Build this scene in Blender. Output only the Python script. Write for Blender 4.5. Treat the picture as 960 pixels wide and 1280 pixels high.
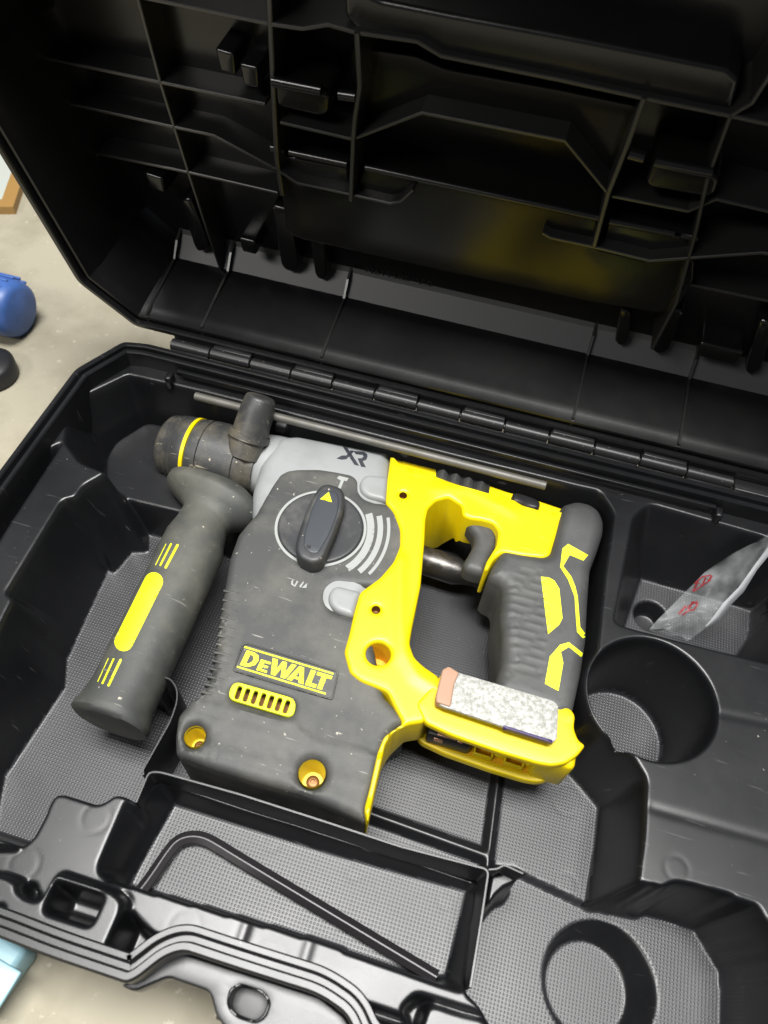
import bpy, bmesh, math, random
import numpy as np
from mathutils import Vector, Matrix
from mathutils.bvhtree import BVHTree
from mathutils.geometry import delaunay_2d_cdt
random.seed(4); rng=np.random.RandomState(3)
S=0.01                                   # everything below is in centimetres
SC=bpy.context.scene
for o in list(bpy.data.objects): bpy.data.objects.remove(o)
COL=SC.collection
# ---------------------------------------------------------------- camera
F=920.;CX,CY=480.,640.
def cam_axes(d=55.,yaw=6.8,roll=15.):
    d,y,r=map(math.radians,(d,yaw,roll))
    right=np.array([1.,0,0]);up=np.array([0,math.sin(d),math.cos(d)]);fwd=np.array([0,math.cos(d),-math.sin(d)])
    f2=fwd*math.cos(y)-right*math.sin(y); r2=right*math.cos(y)+fwd*math.sin(y)
    return r2*math.cos(r)+up*math.sin(r), -r2*math.sin(r)+up*math.cos(r), f2
CAM=np.array([0,0,54.]); RT,UP,FW=cam_axes()
cd=bpy.data.cameras.new('camera'); cam=bpy.data.objects.new('camera',cd); COL.objects.link(cam); SC.camera=cam
cam.matrix_world=Matrix(((RT[0],UP[0],-FW[0],0),(RT[1],UP[1],-FW[1],0),(RT[2],UP[2],-FW[2],CAM[2]*S),(0,0,0,1)))
cd.sensor_fit='VERTICAL'; cd.sensor_height=36; cd.lens=36*F/1280; cd.clip_start=0.01; cd.clip_end=50
cd.dof.use_dof=True; cd.dof.focus_distance=0.53; cd.dof.aperture_fstop=9
# ---------------------------------------------------------------- light
w=bpy.data.worlds.new("World"); SC.world=w; w.use_nodes=True
bg=w.node_tree.nodes['Background']; bg.inputs[0].default_value=(0.80,0.88,1.0,1); bg.inputs[1].default_value=0.085
def area(name,loc,tgt,sx,sy,power,col):
    l=bpy.data.lights.new(name,'AREA'); l.shape='RECTANGLE'; l.size=sx*S; l.size_y=sy*S; l.energy=power; l.color=col
    o=bpy.data.objects.new(name,l); COL.objects.link(o); o.location=Vector(loc)*S
    o.rotation_euler=(Vector(tgt)-Vector(loc)).to_track_quat('-Z','Y').to_euler(); return o
area('ceiling_lamp',(0,17,215),(0,17.01,0),140,56,104,(1.0,0.99,0.97)).rotation_euler=(0,0,0)
area('ceiling_lamp',(-130,-150,225),(-10,30,5),120,40,34,(1.0,0.97,0.92))
SC.view_settings.view_transform='Standard'; SC.view_settings.look='None'; SC.view_settings.exposure=0.18; SC.view_settings.gamma=1
SC.render.engine='CYCLES'
# ---------------------------------------------------------------- projections used to lay things out on their real planes
def ray(px,py): return RT*(px-CX)/F-UP*(py-CY)/F+FW
def P(px,py,z):
    v=ray(px,py); t=(z-CAM[2])/v[2]; p=CAM+v*t; return (p[0],p[1])
def PP(pts,z): return [P(a,b,z) for a,b in pts]
# ---------------------------------------------------------------- materials
def nt(m): return m.node_tree.nodes,m.node_tree.links
def mat(name,col,rough=.5,metal=0,spec=.5,noise=None,bump=None,speck=None,scr=None,sub=None,coat=0):
    m=bpy.data.materials.new(name); m.use_nodes=True; N,Lk=nt(m); b=N['Principled BSDF']
    b.inputs['Base Color'].default_value=(*col,1); b.inputs['Roughness'].default_value=rough
    b.inputs['Metallic'].default_value=metal; b.inputs['Specular IOR Level'].default_value=spec
    if coat: b.inputs['Coat Weight'].default_value=coat
    tc=N.new('ShaderNodeTexCoord'); src=None
    if noise:   # (second colour, scale, low, high)
        n=N.new('ShaderNodeTexNoise'); n.inputs['Scale'].default_value=noise[1]; n.inputs['Detail'].default_value=6; n.inputs['Roughness'].default_value=.65
        Lk.new(tc.outputs['Object'],n.inputs['Vector'])
        r=N.new('ShaderNodeMapRange'); r.inputs[1].default_value=noise[2]; r.inputs[2].default_value=noise[3]
        Lk.new(n.outputs['Fac'],r.inputs[0])
        mx=N.new('ShaderNodeMix'); mx.data_type='RGBA'; Lk.new(r.outputs[0],mx.inputs[0])
        mx.inputs[6].default_value=(*col,1); mx.inputs[7].default_value=(*noise[0],1); src=mx.outputs[2]
        rr=N.new('ShaderNodeMapRange'); rr.inputs[3].default_value=max(rough-.07,0.02); rr.inputs[4].default_value=min(rough+.13,1)
        Lk.new(n.outputs['Fac'],rr.inputs[0]); Lk.new(rr.outputs[0],b.inputs['Roughness'])
    if speck:   # (colour, scale, threshold)
        n=N.new('ShaderNodeTexNoise'); n.inputs['Scale'].default_value=speck[1]; n.inputs['Detail'].default_value=3
        Lk.new(tc.outputs['Object'],n.inputs['Vector'])
        r=N.new('ShaderNodeMapRange'); r.inputs[1].default_value=speck[2]; r.inputs[2].default_value=speck[2]+.06
        Lk.new(n.outputs['Fac'],r.inputs[0])
        mx=N.new('ShaderNodeMix'); mx.data_type='RGBA'; Lk.new(r.outputs[0],mx.inputs[0])
        if src: Lk.new(src,mx.inputs[6])
        else: mx.inputs[6].default_value=(*col,1)
        mx.inputs[7].default_value=(*speck[0],1); src=mx.outputs[2]
    if scr:     # thin scratches (colour, strength)
        mp=N.new('ShaderNodeMapping'); mp.inputs['Scale'].default_value=(18,260,18); mp.inputs['Rotation'].default_value=(.3,.2,.9)
        Lk.new(tc.outputs['Object'],mp.inputs['Vector'])
        n=N.new('ShaderNodeTexNoise'); n.inputs['Scale'].default_value=2.2; n.inputs['Detail'].default_value=2; Lk.new(mp.outputs[0],n.inputs['Vector'])
        r=N.new('ShaderNodeMapRange'); r.inputs[1].default_value=.70; r.inputs[2].default_value=.76; r.inputs[4].default_value=scr[1]
        Lk.new(n.outputs['Fac'],r.inputs[0])
        mx=N.new('ShaderNodeMix'); mx.data_type='RGBA'; Lk.new(r.outputs[0],mx.inputs[0])
        if src: Lk.new(src,mx.inputs[6])
        else: mx.inputs[6].default_value=(*col,1)
        mx.inputs[7].default_value=(*scr[0],1); src=mx.outputs[2]
    if src: Lk.new(src,b.inputs['Base Color'])
    if bump=='dots':
        sx=N.new('ShaderNodeSeparateXYZ'); Lk.new(tc.outputs['Object'],sx.inputs[0])
        k=2*math.pi/0.0026*.5*1.0
        def wave(a,bb):
            ma=N.new('ShaderNodeMath'); ma.operation='ADD' if bb>0 else 'SUBTRACT'
            Lk.new(sx.outputs[0],ma.inputs[0]); Lk.new(sx.outputs[1],ma.inputs[1])
            mb=N.new('ShaderNodeMath'); mb.operation='MULTIPLY'; mb.inputs[1].default_value=k*1.22; Lk.new(ma.outputs[0],mb.inputs[0])
            mc=N.new('ShaderNodeMath'); mc.operation='COSINE'; Lk.new(mb.outputs[0],mc.inputs[0]); return mc
        a=wave(0,1); c=wave(0,-1)
        ad=N.new('ShaderNodeMath'); ad.operation='MULTIPLY'; Lk.new(a.outputs[0],ad.inputs[0]); Lk.new(c.outputs[0],ad.inputs[1])
        r=N.new('ShaderNodeMapRange'); r.inputs[1].default_value=.1; r.inputs[2].default_value=.9; r.interpolation_type='SMOOTHSTEP'; Lk.new(ad.outputs[0],r.inputs[0])
        bp=N.new('ShaderNodeBump'); bp.inputs['Strength'].default_value=.30; bp.inputs['Distance'].default_value=.0005
        Lk.new(r.outputs[0],bp.inputs['Height']); Lk.new(bp.outputs[0],b.inputs['Normal'])
    elif bump:
        n=N.new('ShaderNodeTexNoise'); n.inputs['Scale'].default_value=bump[0]; n.inputs['Detail'].default_value=4
        Lk.new(tc.outputs['Object'],n.inputs['Vector'])
        bp=N.new('ShaderNodeBump'); bp.inputs['Strength'].default_value=bump[1]; bp.inputs['Distance'].default_value=.0003
        Lk.new(n.outputs['Fac'],bp.inputs['Height']); Lk.new(bp.outputs[0],b.inputs['Normal'])
    return m
M={}
M['case']=mat('black_plastic',(.0055,.0058,.0065),.31,spec=.50,noise=((.009,.0093,.0105),9,.4,.7),bump=(1800,.12),speck=((.22,.21,.19),420,.76),scr=((.10,.10,.10),.35))
M['dots']=mat('dotted_plastic',(.014,.0145,.0165),.38,spec=.50,noise=((.030,.0305,.033),8,.42,.68),bump='dots',speck=((.2,.19,.17),500,.78))
M['lid']=mat('black_lid_plastic',(.005,.005,.0055),.20,noise=((.008,.008,.008),8,.4,.7),bump=(900,.06))
M['lidgloss']=mat('smooth_lid_plastic',(.0045,.0045,.0042),.24,spec=.28,bump=(500,.03))
M['rib']=mat('rib_plastic',(.012,.012,.012),.33,spec=.9,bump=(900,.06))
M['strip']=mat('lit_matt_lid_plastic',(.045,.046,.049),.5,bump=(900,.1))  # lid plastic lightened to stand in for light falling on the sloped strip
M['hinge']=mat('hinge_plastic',(.014,.014,.015),.36,bump=(1500,.15),speck=((.2,.2,.2),500,.72))
M['rubber']=mat('dark_rubber',(.036,.037,.036),.56,noise=((.094,.091,.078),19,.42,.72),bump=(1500,.45),speck=((.34,.32,.27),300,.70),scr=((.28,.27,.24),.7))
M['grip']=mat('grip_rubber',(.036,.037,.037),.53,noise=((.068,.068,.064),16,.42,.68),bump=(1900,.3),speck=((.28,.26,.22),420,.75))
M['handle']=mat('side_grip_rubber',(.038,.040,.037),.58,noise=((.098,.095,.076),15,.42,.72),bump=(1700,.4),speck=((.42,.39,.30),240,.71),scr=((.25,.24,.2),.5))
M['collar']=mat('dark_collar_plastic',(.030,.031,.031),.42,noise=((.115,.100,.072),16,.46,.66),bump=(900,.4),speck=((.42,.36,.27),330,.70),scr=((.3,.27,.2),.8))
M['yellow']=mat('yellow_plastic',(.68,.525,.001),.36,noise=((.58,.42,.002),9,.48,.75),bump=(1300,.10),speck=((.35,.26,.03),260,.74),scr=((.50,.42,.08),.5))
M['accent']=mat('yellow_print',(.66,.70,.010),.5,noise=((.52,.55,.03),40,.5,.8))
M['orange']=mat('orange_shaded_yellow',(.70,.36,.003),.5,bump=(900,.1))  # orange shade of the yellow plastic put into the colour; latch marks share it
M['lgrey']=mat('light_grey_plastic',(.23,.24,.24),.42,noise=((.16,.16,.15),12,.45,.75),bump=(1200,.12),speck=((.12,.12,.11),360,.76))
M['pgrey']=mat('pale_print',(.26,.27,.26),.55,noise=((.25,.25,.23),60,.5,.75))
M['dial']=mat('dial_plastic',(.026,.027,.029),.45,noise=((.09,.088,.08),22,.48,.72),bump=(1200,.2),speck=((.36,.34,.30),300,.72))
M['black']=mat('black_part',(.012,.012,.013),.45)
M['inset']=mat('blue_grey_inset',(.032,.036,.043),.45,bump=(1200,.1))
M['ink']=mat('dark_print',(.022,.024,.032),.5)
M['steel']=mat('worn_steel',(.13,.125,.115),.5,.45,noise=((.10,.095,.08),50,.4,.7),bump=(700,.3))
M['bit']=mat('oiled_steel',(.05,.047,.044),.32,.7,noise=((.14,.13,.12),70,.5,.75),bump=(500,.3))
M['hex']=mat('black_oxide_steel',(.018,.016,.018),.36,.3,bump=(1200,.12))
M['zinc']=mat('speckled_zinc',(.34,.34,.325),.55,.2,noise=((.20,.20,.175),430,.42,.60),bump=(800,.3))
M['tan']=mat('tan_rubber_end',(.31,.18,.115),.6,bump=(900,.2))
M['violet']=mat('violet_fringe',(.02,.008,.07),.5)
M['copper']=mat('contact_copper',(.55,.30,.20),.35,.7)
M['screw']=mat('dark_screw',(.16,.07,.02),.4,.6)
M['concrete']=mat('concrete',(.29,.265,.20),.75,noise=((.20,.178,.125),7,.45,.68),bump=(160,.35),speck=((.38,.35,.28),120,.66))
M['blue']=mat('blue_plastic',(.045,.11,.33),.4,noise=((.03,.075,.22),30,.4,.7))
M['wood']=mat('tan_wood',(.27,.155,.045),.55,bump=(80,.2))
M['paper']=mat('printed_paper',(.36,.38,.34),.7,noise=((.35,.38,.36),60,.5,.6))
M['cyan']=mat('pale_blue_plastic',(.30,.50,.57),.4)
M['greybox']=mat('grey_painted_metal',(.20,.20,.19),.5,noise=((.12,.12,.11),20,.4,.7))
M['red']=mat('red_marker',(.17,.015,.02),.6)
def filmmat():
    m=bpy.data.materials.new('clear_film'); m.use_nodes=True; N,Lk=nt(m); b=N['Principled BSDF']
    b.inputs['Base Color'].default_value=(.55,.57,.58,1); b.inputs['Roughness'].default_value=.14
    tc=N.new('ShaderNodeTexCoord'); n=N.new('ShaderNodeTexNoise'); n.inputs['Scale'].default_value=55; n.inputs['Detail'].default_value=5
    Lk.new(tc.outputs['Object'],n.inputs['Vector'])
    r=N.new('ShaderNodeMapRange'); r.inputs[1].default_value=.35; r.inputs[2].default_value=.8; r.inputs[3].default_value=.04; r.inputs[4].default_value=.22
    Lk.new(n.outputs['Fac'],r.inputs[0]); Lk.new(r.outputs[0],b.inputs['Alpha'])
    bp=N.new('ShaderNodeBump'); bp.inputs['Strength'].default_value=.5; bp.inputs['Distance'].default_value=.002; Lk.new(n.outputs['Fac'],bp.inputs['Height']); Lk.new(bp.outputs[0],b.inputs['Normal'])
    return m
M['film']=filmmat()
M['filmw']=mat('folded_film',(.30,.31,.32),.35,bump=(200,.4))
# ---------------------------------------------------------------- object helpers
GEO={}
def thing(name,label,cat,loc=(0,0,0),group=None):
    o=bpy.data.objects.new(name,None); COL.objects.link(o); o.location=Vector(loc)*S; o.empty_display_size=.02
    o['label']=label; o['category']=cat
    if group: o['group']=group
    return o
def tag(o,label,cat): o['label']=label; o['category']=cat; return o
def wm(o):
    return Matrix.Translation(o.location) if o.parent is None else wm(o.parent)@o.matrix_parent_inverse@Matrix.Translation(o.location)
def mk(name,V,Fc,m,parent=None,smooth=True,sharp=35,label=None,idx=None,mats=None):
    me=bpy.data.meshes.new(name); V=np.asarray(V,float); me.from_pydata((V*S).tolist(),[],[tuple(int(i) for i in f) for f in Fc])
    for mm in (mats or [m]): me.materials.append(mm)
    if idx is not None: me.polygons.foreach_set('material_index',np.asarray(idx,dtype=np.int32))
    if smooth:
        me.polygons.foreach_set('use_smooth',[True]*len(me.polygons))
        if sharp: me.set_sharp_from_angle(angle=math.radians(sharp))
    me.update(); o=bpy.data.objects.new(name,me); COL.objects.link(o)
    if parent: o.parent=parent; o.matrix_parent_inverse=wm(parent).inverted()
    if label: o['label']=label
    GEO[o.name]=(V,Fc); return o
def fixn(o):
    bm=bmesh.new(); bm.from_mesh(o.data); bmesh.ops.recalc_face_normals(bm,faces=bm.faces); bm.to_mesh(o.data); bm.free(); return o
# 2D helpers
def seg_dist(X,Y,poly,closed=True):
    p=np.asarray(poly,float); q=np.roll(p,-1,0) if closed else p[1:]; p0=p if closed else p[:-1]
    d=np.full(X.shape,1e9)
    for (ax,ay),(bx,by) in zip(p0,q):
        dx,dy=bx-ax,by-ay; l=dx*dx+dy*dy+1e-12
        t=np.clip(((X-ax)*dx+(Y-ay)*dy)/l,0,1); d=np.minimum(d,(X-ax-t*dx)**2+(Y-ay-t*dy)**2)
    return np.sqrt(d)
def inside(X,Y,poly):
    p=np.asarray(poly,float); r=np.zeros(X.shape,bool)
    for (ax,ay),(bx,by) in zip(p,np.roll(p,-1,0)):
        if ay==by: continue
        c=((ay>Y)!=(by>Y))&(X<(bx-ax)*(Y-ay)/(by-ay)+ax); r^=c
    return r
def sdf(X,Y,poly):  # positive inside
    d=seg_dist(X,Y,poly); return np.where(inside(X,Y,poly),d,-d)
def rnd(poly,r=.5,n=4,closed=True):
    p=[np.array(a,float) for a in poly]; out=[]; N=len(p)
    for i in range(N):
        if not closed and i in (0,N-1): out.append(tuple(p[i])); continue
        a,b,c=p[i-1],p[i],p[(i+1)%N]; u=a-b; v=c-b; lu=np.linalg.norm(u); lv=np.linalg.norm(v)
        if lu<1e-6 or lv<1e-6: continue
        k=min(r,lu*.45,lv*.45); s=b+u/lu*k; e=b+v/lv*k
        for j in range(n+1):
            t=j/n; out.append(tuple((1-t)**2*s+2*t*(1-t)*b+t*t*e))
    return out
def circ(cx,cy,r,n=40,ry=None,a0=0,a1=360):
    ry=ry or r; full=abs(a1-a0)>=359.9; m=n if full else n+1
    return [(cx+r*math.cos(math.radians(a0+(a1-a0)*i/n)),cy+ry*math.sin(math.radians(a0+(a1-a0)*i/n))) for i in range(m)]
def resamp(poly,step):
    out=[]; N=len(poly)
    for i in range(N):
        a=np.array(poly[i]);b=np.array(poly[(i+1)%N]); k=max(1,int(np.linalg.norm(b-a)/step))
        for j in range(k): out.append(tuple(a+(b-a)*j/k))
    return out
def area2(poly): return sum(a[0]*b[1]-b[0]*a[1] for a,b in zip(poly,poly[1:]+poly[:1]))
def tri2d(outer,holes,rings,grid):
    loops=[outer]+list(holes); pts=[];edges=[]
    for lp in loops:
        s=len(pts); pts+=list(lp); edges+=[(s+i,s+(i+1)%len(lp)) for i in range(len(lp))]
    nb=len(pts)
    def D(X,Y):
        d=seg_dist(X,Y,outer)
        for h in holes: d=np.minimum(d,seg_dist(X,Y,h))
        return d
    def IN(X,Y):
        r=inside(X,Y,outer)
        for h in holes: r&=~inside(X,Y,h)
        return r
    cand=[]
    for q in rings:
        for k,lp in enumerate(loops):
            sg=1 if area2(lp)>0 else -1
            if k>0: sg=-sg
            a=np.array(lp); t=np.roll(a,-1,0)-np.roll(a,1,0); l=np.linalg.norm(t,axis=1)+1e-9
            n=np.stack([-t[:,1],t[:,0]],1)/l[:,None]*sg; c=a+n*q
            dd=D(c[:,0],c[:,1]); ok=IN(c[:,0],c[:,1])&(dd>q*.93); cand.append(c[ok])
    a=np.array(outer); x0,y0=a.min(0);x1,y1=a.max(0)
    gx,gy=np.meshgrid(np.arange(x0+grid/2,x1,grid),np.arange(y0+grid/2,y1,grid)); gx=gx.ravel().astype(float);gy=gy.ravel().astype(float)
    gx[::1]+= (np.arange(len(gx))%2)*1e-4
    rmax=max(rings) if rings else grid*.3
    dd=D(gx,gy); ok=IN(gx,gy)&(dd>rmax+grid*.4); cand.append(np.stack([gx[ok],gy[ok]],1))
    allp=pts+[tuple(p) for c in cand for p in c]
    r=delaunay_2d_cdt([Vector(p) for p in allp],edges,[],0,1e-5)
    V=np.array([(v.x,v.y) for v in r[0]]); T=np.array([f for f in r[2] if len(f)==3])
    c=V[T].mean(1); T=T[IN(c[:,0],c[:,1])]
    orig=r[3]; mp={}
    for i,ol in enumerate(orig):
        for k in ol: mp[k]=i
    return V,T,[[mp[i] for i in range(sum(len(l) for l in loops[:k]),sum(len(l) for l in loops[:k+1]))] for k in range(len(loops))],D
def pillow(name,outer,m,parent,zt,zb,r=.3,holes=(),grid=.5,step=.25,label=None,fn=None,taper=0,kr=.4):
    """a solid with this outline, rounded top edge of radius r, top at zt (plus fn(x,y)), bottom at zb"""
    outer=resamp(outer,step); holes=[resamp(h,step) for h in holes]
    if area2(outer)<0: outer=outer[::-1]
    rings=[r*q for q in (.12,.35,.65,1.)] if r>0 else []
    V,T,loops,D=tri2d(outer,holes,rings,grid)
    d=D(V[:,0],V[:,1]); 
    for l in loops: d[l]=0
    z=np.full(len(V),float(zt))
    if fn is not None: z=z+fn(V[:,0],V[:,1])
    if r>0: k=np.clip(d,0,r); z=z-r+np.sqrt(np.maximum(r*r-(r-k)**2,0))
    VV=[tuple(a)+(b,) for a,b in zip(V,z)]; FF=[tuple(t) for t in T]
    for li,l in enumerate(loops):
        zc=None if callable(zb) else zb if np.isscalar(zb) else zb[min(li,len(zb)-1)]
        s=len(VV); cen=V[l].mean(0)
        for i in l:
            p=V[i]; 
            if taper and li==0: p=cen+(p-cen)*(1-taper)
            VV.append((p[0],p[1],min(zb(p[0],p[1]) if callable(zb) else zc,z[i]-.001)))
        n=len(l)
        for j in range(n): FF.append((l[j],s+j,s+(j+1)%n,l[(j+1)%n]))
        if li==0 and not holes: FF.append(tuple(s+j for j in range(n))[::-1])
    return fixn(mk(name,VV,FF,m,parent,sharp=40,label=label))
def loft(name,secs,m,parent,n=28,label=None,cap=True,power=2.0,plane=None):
    """secs: (centre xyz, half-axis vector a, half-axis vector b)"""
    V=[];Fc=[]
    for c,a,b in secs:
        c,a,b=map(np.array,(c,a,b))
        for i in range(n):
            t=2*math.pi*i/n; cs,sn=math.cos(t),math.sin(t)
            ca=math.copysign(abs(cs)**(2/power),cs); sb=math.copysign(abs(sn)**(2/power),sn)
            V.append(c+a*ca+b*sb)
    for k in range(len(secs)-1):
        for i in range(n): Fc.append((k*n+i,k*n+(i+1)%n,(k+1)*n+(i+1)%n,(k+1)*n+i))
    if cap: Fc.append(tuple(range(n))[::-1]); Fc.append(tuple((len(secs)-1)*n+i for i in range(n)))
    return fixn(mk(name,V,Fc,m,parent,sharp=50,label=label))
def lathe(name,o,ax,prof,m,parent,n=36,label=None):
    """prof: (distance along axis, radius)"""
    o=np.array(o,float);ax=np.array(ax,float);ax/=np.linalg.norm(ax)
    h=np.array([0,0,1.]) if abs(ax[2])<.9 else np.array([0,1.,0]); a=np.cross(ax,h);a/=np.linalg.norm(a);b=np.cross(ax,a)
    return loft(name,[(o+ax*t,a*r,b*r) for t,r in prof],m,parent,n,label)
def box(name,c,s,m,parent,bev=.06,rot=0,label=None,xf=None):
    bm=bmesh.new(); bmesh.ops.create_cube(bm,size=1); bmesh.ops.scale(bm,vec=s,verts=bm.verts)
    if bev: bmesh.ops.bevel(bm,geom=bm.edges[:],offset=min(bev,min(s)*.4),segments=2,affect='EDGES',profile=.5)
    if rot: bmesh.ops.rotate(bm,verts=bm.verts,matrix=Matrix.Rotation(math.radians(rot),3,'Z'))
    bmesh.ops.translate(bm,verts=bm.verts,vec=c)
    V=[tuple(v.co) for v in bm.verts]; Fc=[[v.index for v in f.verts] for f in bm.faces]; bm.free()
    if xf: V=[xf(*v) for v in V]
    return mk(name,V,Fc,m,parent,label=label,sharp=60)
def tube(name,pts,r,m,parent,n=6,label=None,smooth=True,phase=0.,angs=None):
    pts=[np.array(p,float) for p in pts]; secs=[]
    for i,p in enumerate(pts):
        t=pts[min(i+1,len(pts)-1)]-pts[max(i-1,0)]; t/=np.linalg.norm(t)
        a=np.cross(t,[0,0,1.]); 
        if np.linalg.norm(a)<1e-3: a=np.array([1.,0,0])
        a/=np.linalg.norm(a); b=np.cross(a,t)
        secs.append((p,a*r,b*r))
    V=[];Fc=[]
    for c,a,b in secs:
        for i in range(n):
            t=angs[i] if angs else 2*math.pi*i/n+phase; V.append(c+a*math.cos(t)+b*math.sin(t))
    for k in range(len(secs)-1):
        for i in range(n): Fc.append((k*n+i,k*n+(i+1)%n,(k+1)*n+(i+1)%n,(k+1)*n+i))
    Fc.append(tuple(range(n))[::-1]); Fc.append(tuple((len(secs)-1)*n+i for i in range(n)))
    return fixn(mk(name,V,Fc,m,parent,smooth=smooth,sharp=40,label=label))
def prints(name,polys,targets,m,parent,off=.025,grid=3,label=None,holes=()):
    """flat print or thin inlay: each outline is laid onto the surface of the target parts"""
    trees=[BVHTree.FromPolygons([Vector(v) for v in GEO[t.name][0]],[list(map(int,f)) for f in GEO[t.name][1]]) for t in targets]
    VV=[];FF=[]
    for poly in polys:
        outer=resamp(list(poly),grid); V,T,loops,D=tri2d(outer,[],[],grid)
        s=len(VV); ok=True; tmp=[]
        for x,y in V:
            d=Vector(ray(x,y)).normalized(); best=None
            for t in trees:
                h=t.ray_cast(Vector(CAM),d)
                if h[0] is not None and (best is None or h[3]<best[3]): best=h
            if best is None: tmp.append(None); continue
            n=best[1]; n=n if n.dot(d)<0 else -n
            tmp.append(tuple(best[0]+n*off))
        for p in tmp: VV.append(p if p else (0,0,0))
        for t in T:
            if all(tmp[i] for i in t): FF.append(tuple(s+int(i) for i in t))
    used=sorted({i for f in FF for i in f}); mp={i:k for k,i in enumerate(used)}
    VV=[VV[i] for i in used]; FF=[tuple(mp[i] for i in f) for f in FF]
    return mk(name,VV,FF,m,parent,label=label,sharp=None)
def stroke(pts,wd,closed=False):
    p=[np.array(a,float) for a in pts]; L=[];R=[]
    for i in range(len(p)):
        t=p[min(i+1,len(p)-1)]-p[max(i-1,0)]; t/=np.linalg.norm(t)+1e-9; n=np.array([-t[1],t[0]])*wd/2
        L.append(tuple(p[i]+n)); R.append(tuple(p[i]-n))
    return L+R[::-1]
def arcband(cx,cy,r0,r1,a0,a1,n=14,k=.96):
    o=circ(cx,cy,r1,n,r1*k,a0,a1); i=circ(cx,cy,r0,n,r0*k,a0,a1); return o+i[::-1]

# ================================================================ SETTING
def ground():
    o=mk('floor',[(-400,-300,0),(400,-300,0),(400,500,0),(-400,500,0)],[(0,1,2,3)],M['concrete'],smooth=False); o['kind']='structure'
ground()
# ================================================================ CASE
case=thing('tool_case','open black plastic tool case with moulded insert holding the rotary hammer','tool case',(-5,20,0))
OUT=PP([(0,594),(93,461),(154,426)],12)
xl=-32.5
OUT=[(xl,-1.0),(xl,32.4),(-31.2,36.0) ,(-29.6,39.1)]
OUT=[(xl,-0.9)]+[(P(93,461,12)[0],P(93,461,12)[1]),P(154,426,12),(P(154,426,12)[0]+2,39.6),(24.0,39.6),(26.5,34.5),(26.5,-1.2)]+rnd([(4.2,-1.2)]+PP([(447,1300),(434,1268),(398,1243),(300,1212),(228,1188),(205,1196),(172,1222),(158,1229),(60,1196),(0,1172)],12),1.9,8,False)
OUT=rnd(OUT,.5,4)
def offset_poly(poly,q):
    a=np.array(poly); t=np.roll(a,-1,0)-np.roll(a,1,0); l=np.linalg.norm(t,axis=1)+1e-9
    n=np.stack([-t[:,1],t[:,0]],1)/l[:,None]*(1 if area2(poly)>0 else -1); return [tuple(p) for p in a+n*q]
def sweep_ring(name,poly,prof,m,parent,label=None,closedprof=False,xf=None):
    V=[];Fc=[];n=len(poly)
    for q,z in prof: V+= [(p[0],p[1],z) for p in offset_poly(poly,q)]
    for k in range(len(prof)-1):
        for i in range(n): Fc.append((k*n+i,k*n+(i+1)%n,(k+1)*n+(i+1)%n,(k+1)*n+i))
    if xf: V=[xf(*v) for v in V]
    return fixn(mk(name,V,Fc,m,parent,sharp=30,label=label))
OUTr=resamp(OUT,.8)
sweep_ring('outer_shell',OUTr,[(2.0,.4),(.9,0.02),(.5,2.),(.25,9.0),(.0,9.4),(-.02,11.85),(.1,12.0),(.38,12.0),(.46,11.9),(.5,11.45),(.74,11.45),(.8,11.85),(.88,11.95),(1.12,11.95),(1.2,11.85),(1.3,8.0),(1.32,3.)],M['case'],case)
# ---- moulded insert as a dense relief
RES=.085
xs=np.arange(xl-.2,26.8,RES); ys=np.arange(-1.6,40.0,RES); X,Y=np.meshgrid(xs,ys); H=np.full(X.shape,10.5); TEX=np.zeros(X.shape,bool)
def bb(poly,pad=1.5):
    a=np.array(poly); x0,y0=a.min(0)-pad; x1,y1=a.max(0)+pad
    i0=max(0,int((x0-xs[0])/RES)); i1=min(len(xs),int((x1-xs[0])/RES)+1); j0=max(0,int((y0-ys[0])/RES)); j1=min(len(ys),int((y1-ys[0])/RES)+1)
    return (slice(j0,j1),slice(i0,i1))
def cut(top,zt,flo,zf,tex=False):
    s=bb(top); x,y,h=X[s],Y[s],H[s]; i=inside(x,y,top); dt=seg_dist(x,y,top); fi=inside(x,y,flo); df=np.where(fi,0,seg_dist(x,y,flo))
    t=dt/(dt+df+1e-9); hh=zt+(zf-zt)*t; H[s]=np.where(i,np.minimum(h,hh),h)
    TEX[s]=np.where(i,False,TEX[s]); 
    if tex: TEX[s]|=fi&i
def cutd(top,zt,zf,draft=.9,tex=False):
    s=bb(top); x,y,h=X[s],Y[s],H[s]; d=sdf(x,y,top); hh=np.maximum(zt-np.maximum(d,0)*(zt-zf)/draft,zf); i=d>0
    H[s]=np.where(i,np.minimum(h,hh),h); TEX[s]=np.where(i,tex&(d>draft),TEX[s])
def lift(poly,z,draft=.35,zb=3.,mask=None,tex=False):
    s=bb(poly,2.5); x,y,h=X[s],Y[s],H[s]; d=sdf(x,y,poly); hh=z-np.maximum(-d,0)*(z-zb)/draft
    nh=np.maximum(h,hh); ch=nh>h+1e-6; H[s]=nh; TEX[s]=np.where(ch,tex&(d>0),TEX[s])
def setz(poly,z,tex=False):
    s=bb(poly,.3); i=inside(X[s],Y[s],poly); H[s]=np.where(i,z,H[s]); TEX[s]=np.where(i,tex,TEX[s])
def wall(pts,wd,z,draft=.12,zb=3.):
    s=bb(pts,2.); d=seg_dist(X[s],Y[s],pts,False)-wd/2; hh=z-np.maximum(d,0)*(z-zb)/draft; ch=hh>H[s]; H[s]=np.maximum(H[s],hh); TEX[s]&=~ch
ZP=10.5
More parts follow.
